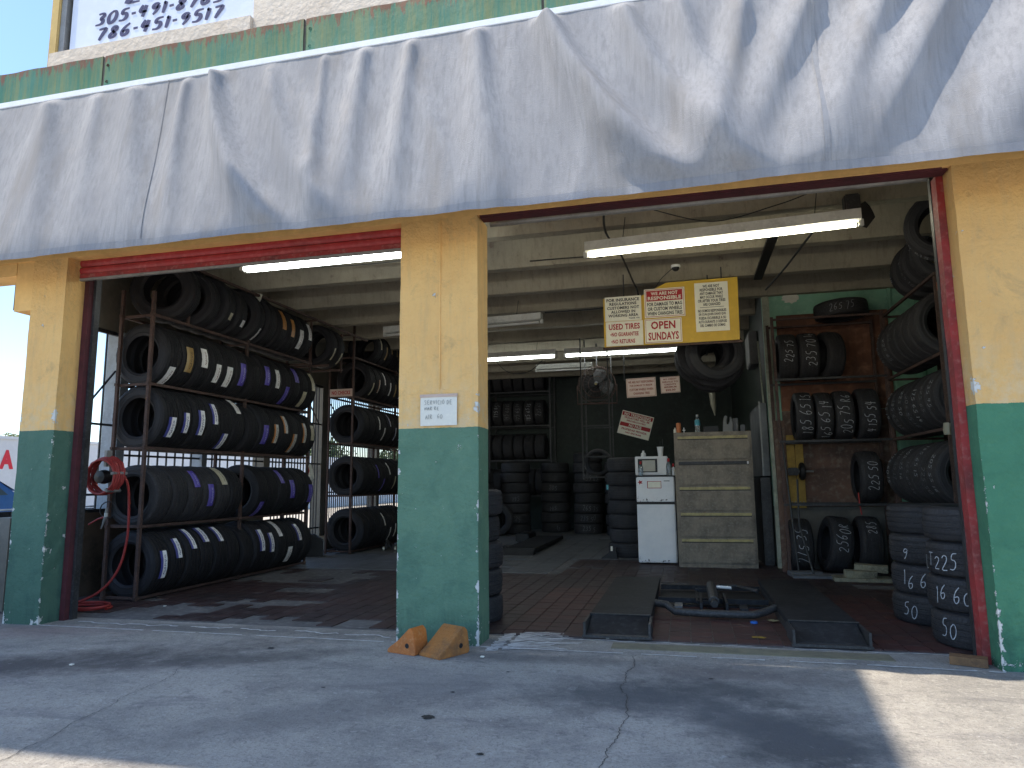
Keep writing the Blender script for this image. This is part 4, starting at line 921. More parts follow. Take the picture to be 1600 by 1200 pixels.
cable('slack cable sagging behind the big light', [(-.2, 1.3, 3.62), (.35, 1.5, 3.52), (.9, 1.4, 3.58), (1.15, 1.3, 3.62)], .005)
cable('wire from the dome camera down to the yellow board', [(-.03, 3.02, 3.57), (-.16, 3.15, 3.50), (-.24, 3.3, 3.44)], .004)
cable('pair of grey cables along a rear joist', [(-1.9, 4.9, 3.62), (-1.2, 4.85, 3.61), (-.6, 4.8, 3.63)], .012, 'cable_g')
cable('thin grey wire along a joist in the left bay', [(-4.3, 2.0, 3.62), (-3.4, 2.1, 3.62), (-2.4, 2.05, 3.63)], .006, 'cable_g')
cable('loop of cable hanging under the rear ceiling', [(-3.6, 8.2, 3.6), (-3.3, 8.2, 3.3), (-2.9, 8.2, 3.28), (-2.6, 8.2, 3.5)], .008)
cable('cable drooping from the big light toward the mint wall', [(1.42, 1.6, 3.5), (1.36, 2.2, 3.6), (1.25, 3.4, 3.60), (1.15, 4.6, 3.65)], .012)
BX('black_duct', (-.05, -.7, 0), (.05, .9, .03), M['black'], None, label='flat black strip fixed to the ceiling right of the yellow board', cat='duct', loc=None).location = (.98, 3.0, 3.60)
jb = thing('junction_box', 'dark junction box with torn black tape above the right end of the big light', 'junction box', (1.52, 1.45, 3.4))
BX('box', (-.06, -.05, .06), (.07, .06, .22), M['darkmetal'], jb, bevel=.012); BX('bracket', (-.05, -.03, -.02), (-.01, .03, .08), M['greymetal'], jb, bevel=.004)
mb = MB(); n = 9; vs = [(0, 0, 0)]+[(.10*(.5+rr.random())*math.cos(2*PI*k/n), .02*rr.random(), .09*(.5+rr.random())*math.sin(2*PI*k/n)) for k in range(n)]
mb.add([(a+.09, -.05+b, c+.03) for a, b, c in vs]+[(a+.09, -.04+b, c+.03) for a, b, c in vs], [(0, k+1, (k+1) % n+1) for k in range(n)]+[(n+1, (k+1) % n+n+2, k+n+2) for k in range(n)]); mb.build('torn_tape', M['black'], jb)
BX('socket_box', (-.07, -.04, 0), (.07, .04, .06), M['greymetal'], None, bevel=.006, label='small grey socket box on a joist in the left bay', cat='socket box').location = (-3.22, 1.72, 3.58)

# ------------------------------------------------------------------ hanging board and its signs
B = thing('hanging_board', 'mustard yellow board hung from the ceiling carrying five printed signs', 'board', (-.08, 3.4, 2.76))
pl = [(-.80, .0), (.77, .005), (.78, .755), (-.04, .75), (-.36, .60), (-.80, .60)]
MB().prism(pl, 0, .02).build('panel', M['signyellow'], B, smooth=0)
for x in (-.55, .60): MB().tube([(x, .03, .0), (x, .03, .9)], .008, 6).build('hanging_rod', M['darkmetal'], B)
MB().bar((-.82, .035, -.012), (.80, .035, -.008), .028).build('bottom_bar', M['rackrust'], B)
K, RD, BRN, W_ = M['ink'], M['inkred'], M['inkbrown'], M['signpaper']
def bs(label, x0, z0, x1, z1, mat, lines, tilt=0, **k): sign('sign', label, ((x0+x1)/2, 3.385, z0), x1-x0, z1-z0, mat, lines, rot=(0, tilt, 0), **k)
bs('white sign FOR INSURANCE REGULATIONS, upper left on the yellow board', -.86, 3.072, -.422, 3.375, W_, [('FOR INSURANCE', .5, .86, .90, .13, K), ('REGULATIONS', .5, .70, .74, .12, K), ('CUSTOMERS NOT', .5, .535, .88, .12, K), ('ALLOWED IN', .5, .375, .66, .12, K), ('WORKING AREA', .5, .22, .82, .12, K), ('THANK YOU', .8, .09, .3, .06, K)])
bs('white sign USED TIRES with red letters, lower left on the board', -.855, 2.765, -.412, 3.066, W_, [('USED TIRES', .5, .78, .84, .24, RD), ('•NO GUARANTEE', .5, .47, .76, .17, RD), ('•NO RETURNS', .46, .18, .64, .17, RD)])
bs('sign WE ARE NOT RESPONSIBLE with a red header on the yellow board', -.385, 3.085, .09, 3.44, W_, [('WE ARE NOT', .5, .83, .66, .115, W_), ('RESPONSIBLE', .5, .67, .82, .125, W_), ('FOR DAMAGE TO MAG', .5, .46, .86, .125, K), ('OR CUSTOM WHEELS', .5, .30, .84, .125, K), ('WHEN CHANGING TIRES', .5, .14, .86, .125, K)], border=M['inkred'], bars=[(.055, .57, .945, .93, RD)])
bs('white sign OPEN SUNDAYS in bold red letters on the board', -.39, 2.775, .042, 3.07, W_, [('OPEN', .5, .73, .66, .33, RD), ('SUNDAYS', .5, .28, .82, .33, RD)], border=M['inkred'])
bs('tall bilingual white sign at the right end of the yellow board', .205, 2.88, .585, 3.47, W_, [('WE ARE NOT', .5, .925, .5, .06, K), ('RESPONSIBLE FOR', .5, .85, .68, .06, K), ('ANY DAMAGE THAT', .5, .775, .7, .06, K), ('MAY OCCUR WHILE', .5, .70, .68, .06, K), ('OR AFTER YOUR TIRES', .5, .625, .82, .06, K), ('ARE CHANGED', .5, .55, .52, .06, K), ('NO SOMOS RESPONSABLES', .5, .42, .84, .056, K), ('DE CUALQUIER DANO QUE', .5, .345, .80, .056, K), ('PUEDA OCURRIRLE A SU', .5, .27, .80, .056, K), ('AUTO DURANTE O DESPUES', .5, .195, .84, .056, K), ('DEL CAMBIO DE GOMAS', .5, .12, .74, .056, K)], bars=[(.14, .487, .86, .495, K)])
sign('sign', 'faded cream sign with four dark red lines, hung deep inside', (-.735, 8.5, 2.74), .56, .37, M['signpink'], [('WE ARE NOT RESPONSIBLE', .5, .8, .86, .12, BRN), ('FOR DAMAGE TO MAJOR', .5, .6, .76, .12, BRN), ('CUSTOM WHEELS WHEN', .5, .4, .8, .12, BRN), ('CHANGING TIRES', .5, .2, .54, .12, BRN)], rot=(0, -.03, 0), border=BRN)
sign('sign', 'smaller faded cream sign ending in a price, hung deep inside', (-.19, 8.5, 2.80), .36, .31, M['signpink'], [('NO CREDIT', .5, .85, .7, .1, BRN), ('SERVICE TO', .5, .68, .8, .1, BRN), ('CREDITS', .5, .52, .6, .1, BRN), ('MINIMUM', .5, .36, .62, .1, BRN), ('$20.00', .5, .17, .5, .14, BRN)], rot=(0, -.03, 0), border=BRN)
sign('sign', 'tilted red and white NO TRESPASSING sign beside the fridge', (-.83, 7.0, 1.895), .54, .40, M['signpaper'], [('NO TRESPASSING', .5, .875, .84, .13, W_), ('VIOLATORS WILL BE', .5, .73, .8, .09, RD), ('PROSECUTED', .5, .61, .6, .07, RD), ('NO PASE', .5, .43, .40, .13, W_), ('PROPIEDAD PRIVADA', .5, .24, .8, .09, RD), ('NO ENTRAR', .5, .11, .5, .07, RD)], rot=(0, .28, 0), bars=[(.02, .80, .98, .96, RD), (.02, .35, .98, .51, RD)])
pn = thing('paper_notice', 'handwritten white notice taped to the middle pillar above the green paint', 'notice', (-1.775, -.012, 1.575))
mb = MB(); n = 8
vs = [(-.145+.29*i/n, -.004*math.sin(PI*i/n)-.003*math.sin(PI*j/n), .215*j/n) for j in range(n+1) for i in range(n+1)]
mb.add(vs, [(j*(n+1)+i, j*(n+1)+i+1, (j+1)*(n+1)+i+1, (j+1)*(n+1)+i) for j in range(n) for i in range(n)]); mb.build('sheet', M['paper'], pn, smooth=60)
BX('folded_top', (-.148, -.008, .215), (.15, .0, .238), M['signpink'], pn)
for tx, x, z, h, wd in (('SERVICIO DE', -.115, .158, .034, .225), ('NAR RE', -.112, .118, .026, .12), ('AIR   60', -.105, .05, .032, .14)):
    mb = strokes(tx, h, h*.6, .0035, jit=.1, mapf=lambda u, v: (u, -.0095, v), rng=rr); s = wd/mb.width; mb.v = [(x+p[0]*s, p[1], z+p[2]) for p in mb.v]; mb.build('handwriting', M['pencil'], pn, smooth=0)
for x, z in ((-.115, .228), (.12, .23)): MB().lathe([(0, -.003), (.004, -.002), (.004, 0)], 8, mat=Matrix.Rotation(-PI/2, 4, 'X')@Matrix.Rotation(PI, 4, 'X'), c=(x, -.009, z)).build('pin', M['ink'], pn)

# ------------------------------------------------------------------ cabinet, fridge, microwave and small things
cb = thing('filing_cabinet', 'grimy beige lateral filing cabinet with five drawers', 'filing cabinet', (.38, 4.85, 0))
BX('carcass', (-.505, .02, 0), (.505, .56, 1.80), M['cab'], cb, bevel=.004); BX('plinth', (-.50, .004, .0), (.50, .018, .05), M['cab'], cb)
for k in range(5):
    z0 = .065+.342*k; dr = BX('drawer', (-.478, -.004, z0), (.478, .018, z0+.332), M['cab'], cb, bevel=.004)
    g = M['cabgold'] if k != 3 else M['darkmetal']
    BX('grip', (-.455, -.012, z0+.275), (.455, -.0045, z0+.310), g, dr, bevel=.003); BX('grip_shadow_gap', (-.455, -.006, z0+.262), (.455, -.0042, z0+.274), M['black'], dr)
    if k == 3: BX('lock', (.43, -.018, z0+.27), (.45, -.006, z0+.305), M['white'], dr)
top_z = 1.80
fr = thing('refrigerator', 'small white two-door refrigerator beside the filing cabinet', 'refrigerator', (-.41, 5.12, 0))
BX('case', (-.265, .05, .02), (.265, .62, 1.20), M['enamel'], fr, bevel=.008)
o = MB().box((-.26, -.0, 0), (.26, .045, .79)).build('door', M['enamel'], fr, bevel=.012); o.location = (0, 0, .03)
o = MB().box((-.26, -.0, 0), (.26, .045, .345)).build('freezer_door', M['enamel'], fr, bevel=.012); o.location = (0, 0, .86)
BX('handle_gap', (-.262, .012, .822), (.262, .05, .858), M['black'], fr); BX('top_tray', (-.27, -.01, 1.206), (.275, .6, 1.222), M['black'], fr, bevel=.003)
BX('sticker', (-.11, -.002, 1.045), (.085, -.0005, 1.145), M['inkred'], fr); BX('sticker', (-.10, -.003, 1.052), (.078, -.0021, 1.138), M['signpaper'], fr); BX('name_plate', (.12, -.003, 1.14), (.20, -.0005, 1.152), M['greymetal'], fr)
mb = MB(); vs = [(0, 0)]+[(.04*(1 if k % 2 else .45)*math.cos(k*PI/5), .035*(1 if k % 2 else .45)*math.sin(k*PI/5)) for k in range(10)]
mb.add([(-.205+a, -.0015, 1.13+b) for a, b in vs], [(0, k+1, (k+1) % 10+1) for k in range(10)]); mb.build('star_sticker', M['inkred'], fr, smooth=0)
mw = thing('microwave', 'white microwave oven on top of the small refrigerator', 'microwave', (-.455, 5.16, 1.2225))
BX('case', (-.225, .0, .008), (.225, .36, .27), M['white'], mw, bevel=.008)
d = BX('door', (-.21, -.014, .02), (.10, -.001, .258), M['white'], mw, bevel=.004); BX('window_frame', (-.185, -.018, .045), (.085, -.0145, .235), M['black'], d, bevel=.002); BX('window', (-.125, -.0215, .06), (.055, -.0185, .215), M['glassdark'], d)
BX('control_panel', (.112, -.012, .02), (.212, -.001, .258), M['white'], mw, bevel=.004)
for x, y in ((-.19, .03), (.19, .03), (-.19, .33), (.19, .33)): BX('foot', (x-.015, y-.015, 0), (x+.015, y+.015, .008), M['black'], mw)
def bottle(name, label, loc, prof, mat, extra=(), cat='bottle'):
    t = thing(name, label, cat, loc); MB().lathe(prof, 18).build('body', mat, t, smooth=50)
    for nm, p, m in extra: MB().lathe(p, 18).build(nm, m, t, smooth=50)
    return t
pet = [(0, 0), (.033, .0), (.035, .01), (.034, .08), (.036, .1), (.036, .15), (.03, .18), (.013, .215), (.012, .235), (0, .235)]
bottle('water_bottle', 'water bottle with teal label on top of the filing cabinet', (.20, 5.0, top_z), pet, M['clear'], [('paper_band', [(.0365, .10), (.0375, .11), (.0375, .165), (.034, .175)], M['teal']), ('cap', [(0, .25), (.015, .25), (.015, .222), (.0135, .222)], M['white'])])
bottle('drink_can', 'orange can at the left corner of the filing cabinet', (-.055, 4.98, top_z), [(0, 0), (.028, 0), (.033, .01), (.033, .125), (.028, .14), (0, .138)], M['canorange'], cat='can')
bottle('small_bottle', 'small pale bottle beside the orange can', (-.105, 5.03, top_z), [(0, 0), (.02, 0), (.02, .05), (.01, .065), (.01, .08), (0, .08)], M['signpaper'])
vv = thing('valve_fitting', 'tiny bright metal fitting right of the orange can', 'fitting', (.015, 4.93, top_z)); MB().tube([(0, 0, 0), (0, 0, .06)], .006, 8).tube([(-.022, 0, .035), (.022, 0, .035)], .005, 8).build('body', M['white'], vv); MB().lathe([(0, .055), (.01, .06), (0, .075)], 8).build('knob', M['white'], vv)
bottle('foam_cup', 'white foam cup with a straw on the microwave', (-.325, 5.26, 1.4935), [(0, 0), (.032, 0), (.045, .125), (.048, .128), (.048, .135), (.043, .135), (.031, .01), (0, .01)], M['foam'], [('straw', [(.0, .13), (.003, .13), (.003, .22), (0, .22)], M['cable_g'])], cat='cup')
bottle('condiment_bottle', 'short white flip-top bottle on the left of the microwave', (-.565, 5.26, 1.4935), [(0, 0), (.034, 0), (.036, .03), (.03, .052), (.016, .058), (.015, .085), (0, .088)], M['foam'])
jug = [(0, 0), (.05, 0), (.055, .01), (.055, .09), (.04, .13), (.02, .15), (.018, .17), (0, .17)]
j = thing('plastic_jug', 'grey plastic jug with a handle on the right of the cabinet', 'jug', (.60, 5.05, top_z)); MB().prism([(-.065, 0), (.065, 0), (.065, .12), (.052, .205), (.035, .21), (.033, .16), (.01, .10), (-.012, .11), (-.012, .17), (.0, .20), (-.005, .225), (-.035, .225), (-.055, .16)], -.045, .045).build('body', M['greyjug'], j, bevel=.006)
BX('carton', (-.04, -.04, 0), (.03, .04, .19), M['panelgrey'], None, bevel=.004, label='dark grey carton behind the jug', cat='carton').location = (.71, 5.1, top_z)
BX('tin', (-.03, -.03, 0), (.03, .03, .10), M['panelgrey'], None, bevel=.006, label='small dark tin at the right end of the cabinet top', cat='tin').location = (.80, 5.1, top_z)
BX('low_box', (-.1, -.06, 0), (.1, .06, .09), M['black'], None, bevel=.004, label='low black box between the bottle and the jug', cat='box').location = (.38, 5.12, top_z)
for lb, x, y, sc, cm in (('spray bottle with red nozzle in front of the microwave, right', -.215, 5.13, 1.0, 'inkred'), ('clear bottle with red cap in front of the microwave, left', -.60, 5.125, .85, 'inkred')):
    t = bottle('spray_bottle', lb, (x, y-.015, 1.2225), [(r*sc, z*sc*.85) for r, z in pet], M['clear'], [('cap', [(0, .238*sc), (.016*sc, .236*sc), (.018*sc, .2*sc), (.0135*sc, .19*sc)], M[cm])])
bottle('squeeze_bottle', 'white squeeze bottle with red top at the tray edge', (-.152, 5.135, 1.2225), [(0, 0), (.022, 0), (.022, .10), (.008, .12), (0, .12)], M['white'], [('cap', [(.0, .165), (.014, .16), (.016, .12), (.009, .118)], M['inkred'])])
pc = TB('drinking_straw', [(-.30, 5.26, 1.60), (-.288, 5.26, 1.74)], .004, M['cable_g'], None, label='straw sticking out of the foam cup', cat='straw')
wc = thing('rubber_chock', 'small black rubber wedge leaning at the foot of the dark stack', 'wheel chock', (-1.12, 5.78, 0)); MB().prism([(-.16, 0), (.1, 0), (.07, .17)], -.06, .06).build('wedge', M['black'], wc, bevel=.004); BX('tag', (.0, -.07, .12), (.03, -.061, .19), M['paper'], wc)
BX('white_tag', (-.015, -.004, 0), (.015, 0, .075), M['teal'], None, label='pale tag on the side of the dark stack', cat='tag').location = (-1.17, 5.98, 1.02)

# hanging ladder frame, fan
ld = thing('ladder_frame', 'narrow hanging steel ladder frame holding a tyre near the back', 'frame', (-1.44, 7.0, 1.2))
for x in (-.24, .23): MB().bar((x, 0, 0), (x*1.0-.01, 0, 2.5), .024).build('upright', M['cable_g'], ld); MB().bar((x, .5, 0), (x, .5, 2.5), .02).build('upright', M['darkmetal'], ld)
for z in (.02, .37, .90, 1.34): MB().bar((-.24, 0, z), (.23, 0, z), .022).build('rung', M['cable_g'], ld); MB().bar((-.24, .5, z), (.23, .5, z), .02).build('rung', M['darkmetal'], ld)
tyre(.235, .19, .165, True, (-1.445, 7.2, 1.24+.235), RX90, 0, 'small tyre in the lowest gap of the hanging ladder frame', None, seg=48)
fan = thing('wall_fan', 'large dusty caged fan high up behind the ladder frame', 'fan', (-1.46, 7.35, 2.86))
for r_, y in ((.33, 0), (.33, .14), (.24, -.03), (.14, -.045), (.24, .17)): MB().tube([(r_*math.cos(2*PI*k/32), y, r_*math.sin(2*PI*k/32)) for k in range(32)], .006, 6, closed=True).build('guard_ring', M['rackrust'], fan)
mb = MB()
for k in range(24):
    a = 2*PI*k/24; c, s = math.cos(a), math.sin(a); mb.tube([(.04*c, -.05, .04*s), (.2*c, -.04, .2*s), (.33*c, 0, .33*s), (.33*c, .14, .33*s)], .0025, 4)
mb.build('guard_wires', M['darkmetal'], fan, kind='stuff')
for k in range(4):
    a = 2*PI*k/4+.3; m = Matrix.Rotation(a, 4, 'Y'); mb = MB(); vs = []
    for i in range(7):
        r_ = .05+.24*i/6; wd = .05+.07*math.sin(PI*i/7)
        for j_, s in enumerate((-1, 1)): vs.append(m @ Vector((r_, .06+s*wd*.35, s*wd)))
    mb.add(vs, [(2*i, 2*i+2, 2*i+3, 2*i+1) for i in range(6)]); mb.build('blade', M['darkmetal'], fan)
MB().lathe([(0, -.07), (.03, -.065), (.045, -.05), (.045, .12), (0, .13)], 16, mat=Matrix.Rotation(-PI/2, 4, 'X')).build('hub', M['darkmetal'], fan)
MB().lathe([(0, 0), (.022, .0), (.022, .012), (0, .014)], 14, mat=Matrix.Rotation(PI/2, 4, 'X'), c=(0, -.075, 0)).build('hub_badge', M['cabgold'], fan)
MB().tube([(-.35, .05, .0), (-.35, .05, -.34), (.35, .05, -.34), (.35, .05, 0)], .014, 8).build('yoke', M['rackrust'], fan)
MB().tube([(0, .1, .33), (0, .1, .76)], .015, 8).build('drop_rod', M['darkmetal'], fan)
cable('tall thin rod hanging between the ladder and the signs', [(-.96, 7.3, 3.6), (-.96, 7.3, 2.9)], .012)
bag = thing('hanging_strip', 'pale crumpled plastic strip hanging above the jug', 'plastic strip', (.56, 8.6, 2.35))
mb = MB(); mb.tube([(0, 0, 1.0-.1), (-.03, 0, .7), (.01, .02, .4), (.02, 0, .2), (.04, 0, 0)], [.012, .05, .06, .05, .01], 8); mb.build('strip', M['bagpale'], bag)
TB('white_pipe', [(1.09, 5.35, 3.1), (1.10, 5.3, 2.6), (1.11, 5.25, 2.1), (1.1, 5.2, 1.95)], .012, M['palewood'], None, label='thin pale pipe running down the dark side wall', cat='pipe')
p = thing('wall_panel', 'grey sheet metal panel on the side wall right of the cabinet', 'panel', (1.09, 5.9, 1.2)); BX('sheet', (-.05, -.75, .0), (.04, .75, 1.0), M['panelgrey'], p, bevel=.006); BX('edge_flange', (-.06, -.76, .0), (-.04, -.73, 1.02), M['greymetal'], p)
p = thing('breaker_box', 'grey breaker box high on the dark side wall', 'breaker box', (1.08, 6.1, 2.85)); BX('box', (-.06, -.3, 0), (.05, .3, .5), M['panelgrey'], p, bevel=.008); BX('lid_lip', (-.07, -.28, .02), (-.061, .28, .48), M['greymetal'], p, bevel=.003)
BX('dark_locker', (1.0, 5.2, 0), (1.13, 7.6, 1.18), M['darkmetal'], None, bevel=.01, label='dark narrow locker behind the filing cabinet', cat='locker')

# things in the rear right corner
yb = thing('yellow_boards', 'pair of upright yellow boards fixed to the plywood', 'boards', (1.42, 4.90, .78))
for k in range(2): BX('board', (-.10+.105*k, -.012, 0), (-.002+.105*k, .012, .95), M['yelwood'], yb, bevel=.003)
for z in (.08, .87):
    for x in (-.07, -.03, .03, .07): MB().lathe([(0, 0), (.007, 0), (.007, .004), (0, .005)], 8, mat=Matrix.Rotation(PI/2, 4, 'X'), c=(x, -.012, z)).build('bolt', M['greymetal'], yb)
mc = thing('air_motor', 'black wall-hung air tool with a wheel on the yellow boards', 'air tool', (1.42, 4.80, 1.25))
MB().lathe([(0, -.03), (.1, -.03), (.115, -.015), (.115, .015), (.1, .03), (0, .03)], 20, mat=Matrix.Rotation(PI/2, 4, 'Y'), c=(.06, 0, 0)).build('wheel', M['black'], mc)
BX('motor', (-.12, -.04, -.05), (.02, .05, .05), M['darkmetal'], mc, bevel=.015); MB().tube([(-.1, 0, 0), (-.16, -.02, -.06), (-.14, -.02, -.16)], .01, 8).build('trigger_hose', M['inkred'], mc); MB().tube([(-.16, 0, 0), (.2, 0, 0)], .012, 8).build('axle', M['greymetal'], mc)
TB('pry_bar', [(1.29, 4.28, 0.01), (1.24, 4.34, 1.0), (1.19, 4.40, 1.95)], .012, M['cable_g'], None, label='long thin bar leaning on the left post of the rear right rack', cat='bar')
TB('pry_bar', [(1.44, 4.15, .01), (1.33, 4.3, .6), (1.36, 4.42, 1.15)], .012, M['cable_g'], None, label='bent dark bar leaning in front of the 275 35 floor tyre', cat='bar')
BX('upright_board', (-.07, -.02, 0), (.06, .02, 1.9), M['ply_low'], None, label='brown board standing left of the rear right rack', cat='board').location = (1.21, 4.58, 0)
mb = MB()
for k, (x, y, lx, ly, h, rz) in enumerate(((1.55, 4.12, .75, .28, .03, .05), (1.9, 3.9, .6, .3, .04, -.06), (1.35, 4.25, .35, .2, .05, .2))):
    o = BX('scrap_board', (-lx/2, -ly/2, 0), (lx/2, ly/2, h), M['panelgrey'] if k != 1 else M['woodp'], None, bevel=.003, label=['dark flat board on the floor before the rear right tyres', 'pale flat board under the split logs', 'short dark board at the left foot of the rack'][k], cat='board'); o.location = (x, y, .004+.0*k); o.rotation_euler = (0, 0, rz)
for lb, x, y, z, L, rz in (('upper split pale log on the scrap boards', 2.02, 3.98, .10, .34, -.25), ('lower split pale log on the scrap boards', 1.88, 3.86, .045, .32, .08)):
    mb = roughbox((-L/2, -.055, 0), (L/2, .055, .075), .03, .014, x*7); o = mb.build('split_log', M['woodp'], None, smooth=0, label=lb, cat='log'); o.location = (x, y, z); o.rotation_euler = (.05, .04, rz)
o = roughbox((-.10, -.05, 0), (.10, .05, .05), .05, .004, 3).build('wood_block', M['wood'], None, smooth=0, label='short scrap wood block at the foot of the red track', cat='wood block'); o.location = (1.66, .12, .003); o.rotation_euler = (0, 0, -.35)
pp = thing('crumpled_paper', 'curled scrap of pale paper stuck on the right wall rack', 'paper', (2.42, 2.35, 1.60))
mb = MB(); mb.lathe([(.05, -.05), (.055, 0), (.045, .06)], 10, a0=.3, a1=4.4); mb.lathe([(.03, -.03), (.035, .05)], 10, c=(.08, .0, .02), a0=2, a1=5.5); mb.build('sheet', M['bagpale'], pp)
bottle('plastic_bag', 'crumpled clear plastic bag in the lower right-hand tyre', (2.55, 2.35, .95), [(0, 0), (.06, .02), (.08, .08), (.05, .13), (.02, .15), (0, .16)], M['clear'], cat='bag')
cable('orange air hose looped by the red track', [(2.42, 2.1, 2.2), (2.40, 2.1, 2.6), (2.36, 2.1, 2.92), (2.42, 2.15, 3.0), (2.5, 2.15, 2.85), (2.55, 2.2, 2.5)], .014, 'hose_o', 'hose')
cable('thin red strap on the low shelf by the 225 50 tyre', [(2.05, 4.42, .98), (2.04, 4.36, .85), (2.06, 4.38, .72)], .008, 'hose', 'strap')

# ------------------------------------------------------------------ scissor lift at the right bay mouth
L_ = thing('scissor_lift', 'low black scissor lift with two platforms set in the red tiles', 'vehicle lift', (.2, .4, .006))
def platform(x0, x1, sk, lab):
    xc = (x0+x1)/2
    pf = BX('platform', (x0, .30, .075), (x1, 2.5, .118), M['lift'], L_, bevel=.004, label=lab)
    BX('side_skirt', (x0+.01, .32, .0), (x0+.03, 2.48, .075), M['liftedge'], pf); BX('side_skirt', (x1-.03, .32, .0), (x1-.01, 2.48, .075), M['liftedge'], pf)
    mb = MB(); mb.add([(x0+.02, .295, .112), (x1-.02, .295, .112), (x1-.01, .05, .022), (x0+.01, .05, .022), (x0+.02, .31, .10), (x1-.02, .31, .10), (x1-.01, .05, .010), (x0+.01, .05, .010)], [(0, 1, 2, 3), (7, 6, 5, 4), (3, 2, 6, 7), (0, 3, 7, 4), (1, 5, 6, 2)])
    rp = mb.build('ramp_flap', M['lift'], pf, smooth=0); BX('lip', (x0-.02, -.01, .0), (x1+.02, .055, .02), M['liftedge'], pf, bevel=.004)
    BX('hinge_strap', (x0-.012, .0, .004), (x0+.006, .32, .11), M['liftedge'], pf, bevel=.002); BX('hinge_strap', (x1-.006, .0, .004), (x1+.012, .32, .11), M['liftedge'], pf, bevel=.002)
    BX('edge_strip', (x0, .292, .1185), (x1, .312, .124), M['liftedge'], pf)
    return pf
platform(-.97, -.50, 0, 'left platform with ramp flap'); platform(.49, .97, 0, 'right platform with ramp flap')
MB().tube([(-.50, 1.02, .095), (-.40, .98, .09), (-.33, .90, .05), (-.1, .88, .045), (.30, .88, .045), (.38, .92, .06), (.49, 1.0, .09)], .032, 12).build('torsion_tube', M['liftedge'], L_)
BX('base_plate', (-.49, 1.45, .0), (.48, 2.35, .012), M['lift'], L_)
for y in (1.5, 2.3): MB().bar((-.49, y, .05), (.48, y, .05), .045).build('cross_beam', M['lift'], L_)
MB().tube([(.0, 1.15, .10), (.0, 1.95, .12)], .045, 16).build('hydraulic_cylinder', M['liftedge'], L_); MB().tube([(.0, 1.05, .095), (.0, 1.16, .10)], .03, 14).build('cylinder_cap', M['darkmetal'], L_)
MB().tube([(.05, 1.75, .14), (.18, 1.70, .14)], .014, 8).build('bright_fitting', M['white'], L_)
BX('pedal_plate', (-.34, 1.28, .012), (-.27, 1.75, .03), M['greymetal'], L_, bevel=.003); BX('pedal_plate', (.22, 1.25, .012), (.29, 1.6, .03), M['darkmetal'], L_, bevel=.003)
for x in (-.12, .09): BX('clevis', (x, 1.0, .01), (x+.02, 1.6, .11), M['lift'], L_)
MB().tube([(.08, 1.9, .13), (.25, 1.95, .12), (.42, 1.8, .10)], .018, 8).build('link_rod', M['liftedge'], L_)
MB().bar((-.13, 1.22, .08), (-.02, 1.22, .08), .03).bar((-.15, 1.85, .09), (-.02, 1.85, .09), .03).bar((-.14, 1.2, .08), (-.14, 1.9, .08), .02).build('bracket', M['lift'], L_)
L2 = thing('lift_platform', 'dark flat lift platform on the grey tiles deep in the right bay', 'vehicle lift', (-2.65, 6.1, .006)); BX('platform', (-.25, .1, .03), (.27, 2.8, .09), M['lift'], L2, bevel=.004); MB().add([(-.26, -.12, .0), (.28, -.12, .0), (.27, .1, .088), (-.25, .1, .088), (-.26, .1, 0), (.28, .1, 0)], [(0, 1, 2, 3), (0, 4, 5, 1), (1, 5, 2), (0, 3, 4)]).build('ramp_flap', M['lift'], L2, smooth=0)
BX('power_unit', (-.55, 2.2, 0), (-.3, 2.9, .16), M['black'], L2, bevel=.02); BX('crossbar', (-.6, .9, .01), (-.26, .98, .05), M['lift'], L2)
jk = thing('floor_jack', 'low floor jack with pale wheels on the left bay tiles', 'floor jack', (-5.15, 6.75, .006), .5)
BX('frame', (-.07, -.3, .03), (-.045, .35, .10), M['darkmetal'], jk, bevel=.004); BX('frame', (.045, -.3, .03), (.07, .35, .10), M['darkmetal'], jk, bevel=.004); MB().tube([(0, .1, .08), (0, .3, .12)], .03, 10).build('pump', M['greymetal'], jk); MB().bar((0, -.25, .07), (0, .1, .12), .04).build('arm', M['darkmetal'], jk)
for x in (-.1, .1): MB().lathe([(0, -.015), (.03, -.015), (.03, .015), (0, .015)], 14, mat=Matrix.Rotation(PI/2, 4, 'Y'), c=(x, -.28, .03)).build('wheel', M['signpaper'], jk)
bx = thing('speaker_box', 'black wedge-shaped box on the floor between the two left racks', 'box', (-5.88, 5.45, .005), .5); MB().prism([(-.16, 0), (.16, 0), (.16, .24), (.02, .34), (-.10, .34)], -.14, .14).build('case', M['black'], bx, bevel=.006); MB().bar((-.165, -.145, .02), (-.11, -.145, .33), .01).build('edge_strip', M['greymetal'], bx)
rg = thing('hanging_rag', 'red and white rag hanging at the end of the near left rack', 'rag', (-5.50, 4.62, 1.15))
MB().tube([(0, 0, .3), (.0, 0, .2), (.02, 0, .1), (0, .01, 0)], [.012, .045, .05, .015], 8).build('white_cloth', M['paper'], rg); MB().tube([(-.02, -.03, .27), (-.01, -.045, .2), (-.02, -.045, .12)], [.01, .03, .012], 8).build('red_cloth', M['inkred'], rg)

